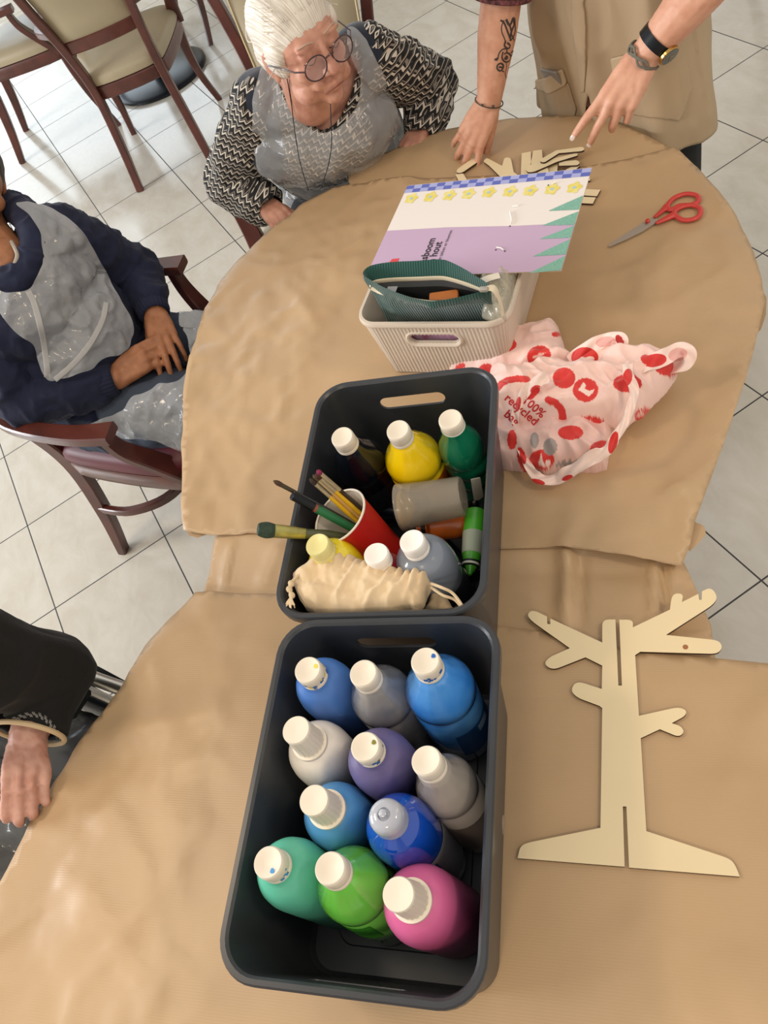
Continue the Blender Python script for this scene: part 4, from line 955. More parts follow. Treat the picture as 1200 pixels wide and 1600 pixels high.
def tubeb(a, c, rs, colr, label, rough=.3, parts=()):
    a, c = Vector(a), Vector(c); Mx = axisM(a, c); L = (c-a).length; t = thing('paint_tube', M=Mx, label=label, cat='paint tube', group='small paint tubes in the farther box')
    b = bmesh.new(); lathe(b, [(r, z_*L) for r, z_ in rs], 28, M=Mx); obj('body', b, mat('tube_paint', colr, rough=rough, coat=.5), t)
    for nm, z0, z1, r0, r1, cc in parts:
        b = bmesh.new(); lathe(b, [(r0*.9, z0*L), (r0, z0*L+.0006), (r1, z1*L-.0006), (r1*.9, z1*L)], 28, M=Mx); obj(nm, b, mat('tube_'+nm, cc, rough=.35), t)
tubeb(at(744, 798, .875), at(734, 898, .865), [(.004, 0), (.0135, .01), (.0155, .08), (.0155, .35), (.0135, .7), (.0115, .80), (.0105, .86), (.006, .93), (.003, 1)], '#3f9a22', 'bright green paint tube along the right wall of the farther box', parts=(('collar', .80, .83, .0125, .0122, '#101214'), ('band', .83, .87, .0122, .0118, '#c9cfc4'), ('ring', .87, .885, .0122, .0118, '#101214'), ('label', .36, .70, .0158, .0140, '#8f9a8c')))
tubeb(at(652, 824, .85), at(742, 818, .85), [(.008, 0), (.012, .01), (.013, .2), (.0205, .28), (.021, .7), (.014, .95), (.010, 1)], '#c4611c', 'orange paint tube under the frosted cup', parts=(('cap', -.02, .18, .011, .0135, '#15161a'),))
tubeb(at(560, 790, .80), at(632, 800, .80), [(.010, 0), (.012, .02), (.013, .5), (.013, .98), (.01, 1)], '#151d33', 'dark blue tube deep in the box right of the red cup')
tubeb(at(690, 850, .80), at(742, 905, .80), [(.010, 0), (.014, .02), (.014, .5), (.014, .98), (.01, 1)], '#10151c', 'black tube deep in the box beside the grey blue bottle')
t = thing('bulldog_clip', at(742, 765, .86), 'silver and black clip below the ringed green bottle', 'clip')
b = bmesh.new(); p = [at(735, 748, .90), at(750, 745, .90), at(755, 775, .86), at(741, 786, .86)]
f = b.faces.new([b.verts.new(q) for q in p]); obj('plate', bake(b, [('SOLIDIFY', dict(thickness=.002)), ('BEVEL', dict(width=.0008, segments=2))]), m_steel, t)
b = bmesh.new(); tube(b, [at(741, 782, .862), at(744, 800, .85)], .006, 10); obj('jaw', b, m_blk, t)

# ---------------------------------------------------------------- cream drawstring pouch
m_cot = mat('unbleached_cotton', '#d8c09c', rough=.85, sheen=.2, bump=.1, bscale=500, bdist=.0004)
dp = thing('drawstring_pouch', at(580, 920, .90), 'cream cotton drawstring pouch lying across the near end of the farther box', 'pouch')
outl = [(513, 857), (522, 855), (530, 860), (540, 868), (556, 873), (570, 880), (588, 884), (606, 890), (624, 893), (640, 895), (655, 898), (668, 898), (677, 903), (677, 916), (670, 930), (663, 948), (652, 958), (643, 954), (632, 955), (618, 962), (590, 961), (560, 966), (525, 964), (498, 962), (480, 955), (470, 940), (463, 922), (460, 905), (468, 894), (484, 884), (499, 872)]
def dfold(x, y, d):
    h = rf(x, y, 34, 3, .005, -.9)+nf(x, y, 30, 5, .006)
    e = abs((y-855)-(x-515)*.29); g = math.exp(-(e/26)**2)*(x > 535)     # gathers below the drawn top hem
    h += g*.0075*math.sin((x+.35*(y-880))/2.2+1.2*noise.noise(Vector((x/9, y/30, 0))))
    g2 = math.exp(-(((x-520)/16)**2+((y-868)/20)**2)); h += g2*(.010+.004*math.sin(x/1.8))
    return h
me = blob(outl, .925, .030, .028, dfold, .0023, mirror=.5); obj('body', me, m_cot, dp, auto=0)
m_cord2 = mat('cotton_cord', '#cdb795', rough=.9, bump=.6, bscale=350, bdist=.001)
b = bmesh.new(); tube(b, crom([at(512, 862, .965), at(497, 878, .955), at(478, 890, .953), at(462, 903, .955), at(455, 912, .958), at(453, 924, .957)], 6), .0022, 8); obj('cord', b, m_cord2, dp)
b = bmesh.new()
for i, (x, y) in enumerate([(455, 912), (452, 921), (456, 930)]):
    bmesh.ops.create_uvsphere(b, u_segments=14, v_segments=10, radius=1, matrix=Matrix.Translation(at(x, y, .957)) @ Matrix.Rotation(.5*i, 4, 'X') @ Matrix.Diagonal((.0055, .0042, .0042, 1)))
for i in range(26):
    a0 = at(455, 932, .957); e = at(452+random.uniform(-8, 9), 946+random.uniform(-4, 5), .953+random.uniform(-.004, .004)); tube(b, [a0, (a0+e)/2+Vector((0, 0, .002)), e], .0009, 5)
obj('tassel', bake(b, [('REMESH', dict(mode='VOXEL', voxel_size=.0008))]), m_cord2, dp)
b = bmesh.new(); tube(b, crom([at(674, 912, .945), at(690, 918, .96), at(706, 926, .955), at(718, 940, .95), at(727, 955, .948)], 6), .0020, 8); obj('cord', b, m_cord2, dp)
b = bmesh.new(); tube(b, crom([at(674, 918, .94), at(692, 930, .95), at(712, 938, .945), at(726, 957, .945)], 6), .0020, 8); obj('cord', b, m_cord2, dp)
# dark things at the bottom of the boxes
tag(obj('cloth', blob([(676, 925), (700, 935), (712, 955), (690, 962), (660, 960)], .90, .012, .01, lambda x, y, d: nf(x, y, 12, 5, .004), .004), mat('beige_cloth', '#b39d7c', rough=.8)), 'small beige cloth tucked under the drawstring pouch cord', 'cloth')
# ---------------------------------------------------------------- people
def pcap(b, p0, r0, p1, r1, n=14):
    p0, p1 = Vector(p0), Vector(p1); s, u, d = frame(p1-p0); rings = []; L = (p1-p0).length
    for k in range(5):
        a = PI/2*(1-k/4); rings.append((p0-d*r0*math.sin(a), max(r0*math.cos(a), 1e-4)))
    for k in range(5):
        a = PI/2*k/4; rings.append((p1+d*r1*math.sin(a), max(r1*math.cos(a), 1e-4)))
    loft(b, [[c+(s*math.cos(2*PI*i/n)+u*math.sin(2*PI*i/n))*r for i in range(n)] for c, r in rings])
def chain(b, pts, rad, n=14):
    for i in range(len(pts)-1): pcap(b, pts[i], rad[i], pts[i+1], rad[i+1], n)
def ell3(b, c, r, R=None):
    M = Matrix.Translation(Vector(c)) @ (R.to_4x4() if R is not None else Matrix.Identity(4)) @ Matrix.Diagonal((*r, 1))
    bmesh.ops.create_uvsphere(b, u_segments=20, v_segments=14, radius=1, matrix=M)
def hull(b, c, F, rx, ry, z0, z1, k=.8):
    pass
def grow(b, voxel, it=6, fac=.5): return bake(b, [('REMESH', dict(mode='VOXEL', voxel_size=voxel)), ('SMOOTH', dict(iterations=it, factor=fac))])
def displace(me, f):
    b = bmesh.new(); b.from_mesh(me); b.normal_update()
    for v in b.verts:
        v.co += v.normal*f(v.co, v.normal)
    b.to_mesh(me); b.free(); return me
def cutmesh(me, drop, thick=.003):
    b = bmesh.new(); b.from_mesh(me); b.normal_update()
    dl = [v for v in b.verts if drop(v.co, v.normal)]
    bmesh.ops.delete(b, geom=dl, context='VERTS')
    for _ in range(8):       # straighten the cut edge
        new = {}
        for v in b.verts:
            if v.is_boundary:
                nb = [e.other_vert(v) for e in v.link_edges if e.is_boundary]
                if len(nb) == 2: new[v] = (v.co*2+nb[0].co+nb[1].co)/4
        for v, q in new.items(): v.co = q
    comp = set(); small = []
    for v in b.verts:        # drop crumbs
        if v in comp: continue
        st_ = [v]; comp.add(v); isl = [v]
        while st_:
            x = st_.pop()
            for e in x.link_edges:
                o_ = e.other_vert(x)
                if o_ not in comp: comp.add(o_); st_.append(o_); isl.append(o_)
        if len(isl) < 120: small += isl
    bmesh.ops.delete(b, geom=small, context='VERTS')
    b.to_mesh(me); b.free()
    return bake(me, [('SOLIDIFY', dict(thickness=thick, offset=-1))]) if thick else me
def facing(co, n): return (EYE-co).dot(n) > 0
def wr(co, s, seed, amp, st=(1, 1, 1)):      # wrinkle ridges
    v = Vector((co.x*st[0], co.y*st[1], co.z*st[2]))*s+Vector((seed, seed*1.7, 0))
    return amp*(1-min(1, abs(noise.noise(v))*3.2))
def hand(b, wrist, f, nrm, side, curl, spread=(.16, .04, -.08, -.2), S=1.0, thumb=(.9, .25), rw=.026, nails=None, th_curl=.5, knuck=None):
    """f: to the fingers, nrm: back of the hand, side: +1/-1 which way the thumb lies along f x nrm; curl: 3 angles for every finger"""
    f = Vector(f).normalized(); nrm = Vector(nrm); nrm = (nrm-f*nrm.dot(f)).normalized(); s = f.cross(nrm)*side
    w = Vector(wrist); lens = [(.043, .025, .020), (.047, .029, .021), (.043, .027, .021), (.034, .020, .019)]
    kp = [(.087, .026), (.091, .0085), (.086, -.0095), (.078, -.027)]
    for i in range(4):
        k = w+(f*kp[i][0]+s*kp[i][1]-nrm*(.003*abs(i-1.2)))*S
        chain(b, [w+s*kp[i][1]*.45*S, w+(f*.045+s*kp[i][1]*.8)*S, k], [.0175*S, .0145*S, .0112*S])
        d = (f*math.cos(spread[i])+s*math.sin(spread[i])).normalized(); ax_ = d.cross(nrm).normalized()
        p = k; pts = [k-nrm*.001]; a = 0; r0 = [.0098, .0086, .0078, .0066] if i < 3 else [.0086, .0075, .0068, .0058]
        nn = nrm
        for j in range(3):
            a = curl[i][j]; q = Matrix.Rotation(-a, 3, ax_); d = (q @ d).normalized(); nn = (q @ nn).normalized(); p = p+d*lens[i][j]*S; pts.append(p)
        chain(b, pts, [r*S for r in r0])
        if nails is not None: nails.append((pts[-1]+d*.002*S+nn*.0052*S, d, nn, S*(.0055 if i < 3 else .0046)))
    # palm fill
    for a_, c_, r_ in ((.03, 0, .019), (.06, .008, .016), (.06, -.012, .0155), (.045, .018, .016)): ell3(b, w+(f*a_+s*c_-nrm*.004)*S, (r_*S*1.1,)*3)
    t0 = w+(f*.018+s*.018-nrm*.008)*S; d1 = (f*math.cos(thumb[0])+s*math.sin(thumb[0])-nrm*thumb[1]).normalized(); t1 = t0+d1*.042*S
    d2 = (d1*math.cos(th_curl*.5)+(f*.8-s*.5-nrm*.2).normalized()*math.sin(th_curl*.5)).normalized(); t2 = t1+d2*.032*S
    d3 = (d1*math.cos(th_curl)+(f*.8-s*.6-nrm*.3).normalized()*math.sin(th_curl)).normalized(); t3 = t2+d3*.023*S
    chain(b, [t0, t1, t2, t3], [.0165*S, .0125*S, .0100*S, .0082*S])
    if nails is not None: nails.append((t3+d3*.002*S+(nrm*.7+s*.3).normalized()*.0062*S, d3, (nrm*.7+s*.5).normalized(), .0065*S))
def cdir(x, y, z): return ROWX*x+ROWY*y+ROWZ*z
def headM(c, look, up):
    l = Vector(look).normalized(); u = Vector(up); u = (u-l*u.dot(l)).normalized(); r = l.cross(u)
    M = Matrix((r, l, u)).transposed().to_4x4(); M.translation = Vector(c); return M      # x: right ear side, y: face, z: crown
def head(b, M, S=1.0, old=False):
    R = M.to_3x3(); P = lambda x, y, z: M @ (Vector((x, y, z))*S)
    E = lambda x, y, z, a, c, d, Q=None: ell3(b, P(x, y, z), (a*S, c*S, d*S), R @ Q if Q is not None else R)
    E(0, -.012, .030, .074, .092, .078); E(0, .025, .015, .066, .062, .070)
    E(0, .030, -.035, .058, .055, .060); E(0, .045, -.075, .036, .038, .030); E(0, .070, -.090, .020, .018, .016)
    for s in (-1, 1):
        E(s*.036, .060, -.022, .024, .022, .022); E(s*.040, .030, -.072, .022, .035, .026)
        E(s*.031, .078, .014, .017, .012, .011); E(s*.030, .079, .030, .022, .010, .006)
        E(s*.026, .075, -.046, .014, .014, .016)
        E(s*.074, -.006, -.005, .007, .019, .032, Matrix.Rotation(s*.25, 3, 'Z')); E(s*.073, .002, -.030, .006, .010, .012)
        if old: E(s*.044, .048, -.068, .018, .020, .022); E(s*.030, .080, .002, .016, .010, .008)
    chain(b, [P(0, .088, .020), P(0, .098, -.002), P(0, .110, -.020)], [.0075*S, .0085*S, .0125*S])
    for s in (-1, 1): E(s*.011, .098, -.024, .009, .011, .008)
    chain(b, [P(-.022, .082, -.058), P(0, .092, -.055), P(.022, .082, -.058)], [.004*S, .0058*S, .004*S])
    chain(b, [P(-.018, .082, -.066), P(0, .090, -.067), P(.018, .082, -.066)], [.004*S, .0062*S, .004*S])
    chain(b, [P(0, -.025, -.055), P(0, -.045, -.14)], [.052*S, .055*S])
def skin(name, c1, c2, rough=.5):
    m = mat(name, c1, rough=rough, nscale=38, col2=c2, bump=.22, bscale=90, bdist=.0012)
    m.node_tree.nodes['Principled BSDF'].inputs['Subsurface Weight'].default_value = .12
    m.node_tree.nodes['Principled BSDF'].inputs['Subsurface Radius'].default_value = (.012, .004, .002)
    m.node_tree.nodes['Principled BSDF'].inputs['Subsurface Scale'].default_value = .5
    return m
def strand_attr(me, MH, ks=55):
    ca = me.color_attributes.new('Strand', 'FLOAT_COLOR', 'POINT'); Mi = MH.inverted(); cs = []
    for v in me.vertices:
        q = Mi @ v.co; a = math.atan2(q.x, q.z+.06) if q.y > -.1 else q.x*9
        cs += [a*ks, q.y*14, 0, 1]
    ca.data.foreach_set('color', cs)
def person(at0, label): 
    t = thing('person', at0, label, 'person'); return t
def put_nails(t, nails, m):
    for c, d, n, r in nails:
        b = bmesh.new(); s = d.cross(n).normalized(); R = Matrix((s, d, s.cross(d)*-1)).transposed()
        ell3(b, c, (r*.9, r*1.25, r*.28), Matrix((s, d, n)).transposed()); obj('fingernail', b, m, t)
def fab_zig(name):
    m = mat(name, '#1a1a1c', rough=.8); k = N(m); tc = k.n('ShaderNodeTexCoord'); mp = k.n('ShaderNodeMapping')
    k.l(tc.outputs['Object'], mp.inputs[0]); mp.inputs['Rotation'].default_value = (.3, .5, .25); sp = k.n('ShaderNodeSeparateXYZ'); k.l(mp.outputs[0], sp.inputs[0])
    def mm(op, a, b=None):
        x = k.n('ShaderNodeMath', operation=op)
        for i, v in enumerate((a, b)):
            if v is None: continue
            if hasattr(v, 'links'): k.l(v, x.inputs[i])
            else: x.inputs[i].default_value = v
        return x.outputs[0]
    nzx = k.n('ShaderNodeTexNoise', i_Scale=14.0, i_Detail=1.0); k.l(tc.outputs['Object'], nzx.inputs['Vector'])
    wob = mm('MULTIPLY', nzx.outputs['Fac'], .014)
    tri = mm('PINGPONG', mm('ADD', mm('SUBTRACT', sp.outputs[1], sp.outputs[2]), wob), .0105)
    ph = mm('DIVIDE', mm('ADD', mm('ADD', sp.outputs[0], mm('MULTIPLY', sp.outputs[2], .8)), mm('ADD', tri, wob)), .0185)
    fr = mm('FRACT', ph); cr = k.n('ShaderNodeValToRGB'); cr.color_ramp.interpolation = 'CONSTANT'; e = cr.color_ramp.elements
    e[0].position = 0; e[0].color = lin('#141416'); e[1].position = .38; e[1].color = lin('#d8d0c4')
    x = e.new(.62); x.color = lin('#17171a'); x = e.new(.78); x.color = lin('#8f8780'); x = e.new(.90); x.color = lin('#141416')
    k.l(fr, cr.inputs[0]); k.l(cr.outputs[0], k.b.inputs['Base Color']); return m
m_apron = mat('clear_apron_plastic', '#d8dce0', rough=.22, alpha=.39, coat=1, bump=1.0, bscale=16, bdist=.012)

# ---- the white-haired woman (A)
def woman_a():
    t = person(at(560, 330, 0), 'elderly person with white tied-back hair, glasses and black zigzag sleeves, in a clear apron'); t.location
    F = Vector((.88, -.47, 0)).normalized(); Rr = Vector((F.y, -F.x, 0))      # Rr: her right
    sk = skin('aged_skin', '#cd9a84', '#b67f6c')
    pel = Vector((-2.06, .66, .54)); neck = Vector((-1.845, .555, .965))
    shR, shL = at(408, 168, .935), at(580, 92, .945)
    elR, wrR = at(362, 285, .76), at(412, 318, .74); elL, wrL = at(674, 132, .79), at(662, 196, .75)
    hc = at(468, 66, 1.10)
    MH = headM(hc, cdir(.60, .60, -.53), cdir(-.26, -.46, -.85)); S = 1.02
    b = bmesh.new(); head(b, MH, S, old=True)
    P = lambda x, y, z: MH @ (Vector((x, y, z))*S)
    chain(b, [P(0, -.03, -.07), neck+Vector((0, 0, .01)), neck+F*.01-Vector((0, 0, .07))], [.052, .056, .075])
    sp = [neck-Vector((0, 0, .05)), (neck*.45+pel*.55)+F*.01, pel]
    for p, rx, ry, rz in ((sp[0], .155, .095, .08), (sp[0]-Vector((0, 0, .08)), .165, .115, .10), (sp[1], .16, .125, .12), (pel, .18, .13, .12)): ell3(b, p, (rx, ry, rz), Matrix((Rr, F, Vector((0, 0, 1)))).transposed())
    for sh, el, wr_ in ((shR, elR, wrR), (shL, elL, wrL)): chain(b, [sh, el, wr_], [.048, .036, .024])
    kn = pel+F*.42+Vector((0, 0, -.02))
    for s in (-1, 1): chain(b, [pel+Rr*s*.09, kn+Rr*s*.10, kn+Rr*s*.10-Vector((0, 0, .42))+F*.02, kn+Rr*s*.10-Vector((0, 0, .46))+F*.12], [.085, .062, .042, .035])
    nails = []
    dR = (at(445, 345, .735)-wrR); hand(b, wrR, dR, (0, 0, 1), -1, [(.5, .5, .3)]*4, S=.86, thumb=(.5, .3))
    dL = (at(640, 226, .75)-wrL); hand(b, wrL, dL, (0, 0, 1), 1, [(.5, .5, .3)]*4, S=.86, thumb=(.5, .3))
    me = grow(b, .0042, 3, .5)
    def wrk(co, n):
        q = MH.inverted() @ co
        if q.length < .13 and q.y > .02: return wr(co, 55, 3, .0011, (1, 1, 2.2))*(1 if q.z < .06 else .3)
        return wr(co, 60, 5, .0006)
    displace(me, wrk); body = obj('body', me, sk, t, auto=0)
    # hair: cap over the skull, swept back to a tied tail, strands as fine ridges
    b = bmesh.new(); R = MH.to_3x3()
    def E(x, y, z, a, c, d): ell3(b, P(x, y, z), (a*S, c*S, d*S), R)
    E(0, -.016, .036, .081, .096, .083); E(0, .028, .060, .066, .040, .045); E(.052, -.02, .0, .030, .062, .045); E(-.052, -.02, .0, .030, .062, .045)
    E(.066, .018, .020, .016, .028, .030); E(-.066, .018, .020, .016, .028, .030)
    chain(b, [P(-.01, -.098, .055), P(-.02, -.128, .060), P(-.03, -.142, .02), P(-.03, -.135, -.05)], [.024*S, .034*S, .032*S, .014*S])
    me = grow(b, .0032, 4, .5)
    def strands(co, n):
        q = MH.inverted() @ co; a = math.atan2(q.x, q.z+.25); r = noise.noise(Vector((a*70, q.y*4, q.x*3)))+.6*noise.noise(Vector((a*190, q.y*7, 0)))
        return .0019*r*(.35 if q.y > .03 else 1)
    me = bake(me, [('SUBSURF', dict(levels=1, render_levels=1))]); displace(me, strands); strand_attr(me, MH)
    mh = mat('white_hair', '#e3dccf', rough=.5, nscale=0, sheen=.3); k = N(mh); tc = k.n('ShaderNodeTexCoord'); nz = k.n('ShaderNodeTexNoise', i_Scale=60.0, i_Detail=6.0); sa = k.n('ShaderNodeAttribute', attribute_name='Strand'); k.l(sa.outputs['Vector'], nz.inputs['Vector']); nz.inputs['Scale'].default_value = 1.0; bp_ = k.n('ShaderNodeBump', i_Strength=.6, i_Distance=.002); k.l(nz.outputs['Fac'], bp_.inputs['Height']); k.l(bp_.outputs[0], k.b.inputs['Normal'])
    cr = k.n('ShaderNodeValToRGB'); cr.color_ramp.elements[0].position = .3; cr.color_ramp.elements[0].color = lin('#b5a896'); cr.color_ramp.elements[1].position = .62; cr.color_ramp.elements[1].color = lin('#f1ece2'); k.l(nz.outputs['Fac'], cr.inputs[0]); k.l(cr.outputs[0], k.b.inputs['Base Color'])
    hair = obj('hair', me, mh, t, auto=0)
    b = bmesh.new()
    rnd_ = random.Random(3)
    for i in range(22):      # loose fine locks over temples, ears and crown
        s = rnd_.choice((-1, 1)); y0 = rnd_.uniform(-.02, .05); z0 = rnd_.uniform(.03, .10); x0 = s*.078*math.sqrt(max(.05, 1-(z0-.03)**2/.0075))
        tube(b, crom([P(x0*.95, y0+.02, z0+.012), P(x0*.97, y0-.03, z0+.002), P(x0*.90, y0-.08, z0-.01), P(x0*.5, -.105, .055)], 5), .0009, 4)
    for i in range(26):
        x0 = rnd_.uniform(-.05, .05)
        tube(b, crom([P(x0, .062+rnd_.uniform(-.008, .004), .082), P(x0*1.1, .03, .108), P(x0*1.2, -.03, .120), P(x0*.6, -.09, .085), P(0, -.11, .06)], 5), .0010, 4)
    for i in range(16):
        s = -1 if i % 2 else 1
        tube(b, crom([P(s*.074, .03, .01), P(s*.086, .012, -.012), P(s*.088, -.012, -.030), P(s*.080, -.03, -.035)], 4), .0010, 4) if i < 10 else None
    lk = obj('loose_lock', b, mh, t, auto=0); lk['kind'] = 'stuff'
    b = bmesh.new(); tube(b, [P(-.012+.026*math.cos(a*PI/8), -.108, .056+.026*math.sin(a*PI/8)) for a in range(16)], .006, 8, closed=True); obj('hair_tie', b, m_blk, t)
    # closed eyelids' lash lines, mouth line
    dark = mat('lash', '#4a2c24', rough=.7)
    for s in (-1, 1):
        b = bmesh.new(); tube(b, crom([P(s*.016, .0865, .006), P(s*.030, .0915, .001), P(s*.045, .083, .006)], 5), .0011, 6); obj('lash_line', b, dark, t)
        b = bmesh.new(); tube(b, crom([P(s*.014, .088, .034), P(s*.03, .0895, .040), P(s*.046, .080, .036)], 5), .0016, 6); obj('eyebrow', b, mat('brow', '#b89f8c', rough=.8), t)
    b = bmesh.new(); tube(b, crom([P(-.024, .083, -.070), P(-.010, .0935, -.0635), P(0, .0955, -.0625), P(.010, .0935, -.0635), P(.024, .083, -.070)], 6), .0010, 6); obj('mouth_line', b, mat('lip_line', '#8a4a42', rough=.6), t)
    # glasses
    g = thing('glasses', P(0, .1, 0), 'round thin dark framed glasses worn by the white-haired person', 'glasses')
    mg = mat('dark_frame', '#3a2226', rough=.3, coat=.4); lens = mat('lens', '#cdb8b8', rough=.05, alpha=.18)
    for s in (-1, 1):
        c = (s*.033, .108, .000); ring_ = [P(c[0]+.0245*math.cos(a*PI/16), c[1]-abs(math.cos(a*PI/16)*s+.2)*.004, c[2]+.0225*math.sin(a*PI/16)) for a in range(32)]
        b = bmesh.new(); tube(b, ring_, .0016, 6, closed=True); r_ = obj('frame', b, mg, g)
        b = bmesh.new(); b.faces.new([b.verts.new(p) for p in ring_]); obj('lens', bake(b, [('SOLIDIFY', dict(thickness=.0008))]), lens, g, smooth=False)
        b = bmesh.new(); tube(b, [P(s*.057, .104, .006), P(s*.070, .088, .008), P(s*.081, .02, .006), P(s*.080, -.012, -.004)], .0016, 6); obj('temple', b, mg, g)
    b = bmesh.new(); tube(b, crom([P(-.010, .108, .006), P(0, .112, .010), P(.010, .108, .006)], 4), .0017, 6); obj('bridge', b, mg, g)
    # clothes
    BR = Matrix((Rr, F, Vector((0, 0, 1)))).transposed()
    def torso(b, g_):
        for p, rx, ry, rz in ((sp[0], .165, .10, .075), (sp[0]-Vector((0, 0, .08)), .178, .125, .10), (sp[1], .175, .145, .13), (pel+Vector((0, 0, .03)), .20, .16, .14)): ell3(b, p, (rx+g_, ry+g_, rz+g_), BR)
        for sh in (shR, shL): ell3(b, sh*.88+neck*.12, (.060+g_,)*3)
    b = bmesh.new(); torso(b, .006)
    for sh, el, wr_ in ((shR, elR, wrR), (shL, elL, wrL)):
        m1 = (sh+el)/2; chain(b, [sh, m1, el, (el+wr_)/2, wr_], [.068, .070, .064, .056, .048])
    me = grow(b, .005, 5, .5)
    vneck = [(430, 90), (452, 150), (470, 178), (488, 194), (503, 202), (518, 196), (535, 178), (545, 150), (560, 100), (520, 40), (450, 40)]
    displace(me, lambda co, n: wr(co, 11, 3, .008, (1, 1, 1))+wr(co, 24, 9, .004)+.004*noise.noise(co*30))
    me = cutmesh(me, lambda co, n: ((px_of(co)[0]-480)**2 < 150**2 and inpoly(*px_of(co), vneck) and n.z > -.3 and (co-neck).length < .2) or any((co-w_).length < .034 for w_ in (wrR+(wrR-elR).normalized()*.03, wrL+(wrL-elL).normalized()*.03)), .003)
    obj('blouse', me, fab_zig('zigzag_knit'), t, auto=0)
    b = bmesh.new(); torso(b, .014); me = grow(b, .006, 5, .5)
    inner = [(418, 60), (425, 130), (440, 200), (450, 400), (600, 400), (590, 260), (575, 190), (566, 150), (560, 60)]
    displace(me, lambda co, n: wr(co, 10, 14, .005))
    me = cutmesh(me, lambda co, n: (inpoly(*px_of(co), inner) and facing(co, n)) or (co-neck).length < .06 or co.z < .60, .003)
    obj('vest', me, mat('navy_knit', '#171f31', rough=.9, sheen=.3, bump=.3, bscale=300), t, auto=0)
    b = bmesh.new(); torso(b, .021); ell3(b, sp[1]+F*.03+Vector((0, 0, .02)), (.185, .155, .15), BR); me = grow(b, .006, 5, .5)
    displace(me, lambda co, n: wr(co, 9, 31, .009, (1, 1, .45))+wr(co, 20, 41, .004, (1, 1, .6)))
    keep = [(424, 84), (405, 105), (392, 150), (392, 215), (400, 265), (412, 300), (420, 345), (430, 380), (520, 360), (600, 290), (640, 240), (636, 205), (618, 160), (600, 110), (575, 60), (556, 38), (538, 42), (545, 90), (562, 120), (558, 160), (540, 188), (515, 205), (490, 203), (462, 180), (442, 145), (432, 110)]
    me = cutmesh(me, lambda co, n: not (inpoly(*px_of(co), keep) and facing(co, n)), 0)
    obj('apron', me, m_apron, t, auto=0)
    # cord of the glasses
    for pts in ([(448, 120, 1.05), (455, 160, .985), (460, 200, .93), (468, 250, .885), (482, 298, .845)], [(516, 150, .99), (517, 185, .955), (518, 225, .92), (512, 262, .885), (500, 296, .85)]):
        b = bmesh.new(); tube(b, crom([at(*p)+(EYE-at(*p)).normalized()*.012 for p in pts], 6), .0011, 6); obj('glasses_cord', b, m_blk, t)
    b = bmesh.new(); chain(b, [kn+Rr*.1+Vector((0,0,.0)), kn-Rr*.1], [.09, .09]); chain(b, [pel+Rr*.09, kn+Rr*.10], [.10, .08]); chain(b, [pel-Rr*.09, kn-Rr*.10], [.10, .08])
    for s in (-1, 1): chain(b, [kn+Rr*s*.10, kn+Rr*s*.10-Vector((0, 0, .36))], [.075, .06])
    obj('trousers', grow(b, .01, 4), mat('dark_trousers', '#2a2b30', rough=.9), t, auto=0)
    b = bmesh.new()
    for s in (-1, 1): chain(b, [kn+Rr*s*.10-Vector((0, 0, .455))-F*.02, kn+Rr*s*.10-Vector((0, 0, .465))+F*.16], [.042, .036])
    obj('shoes', grow(b, .006, 3), mat('shoe', '#1c1a1a', rough=.5), t, auto=0)
woman_a()
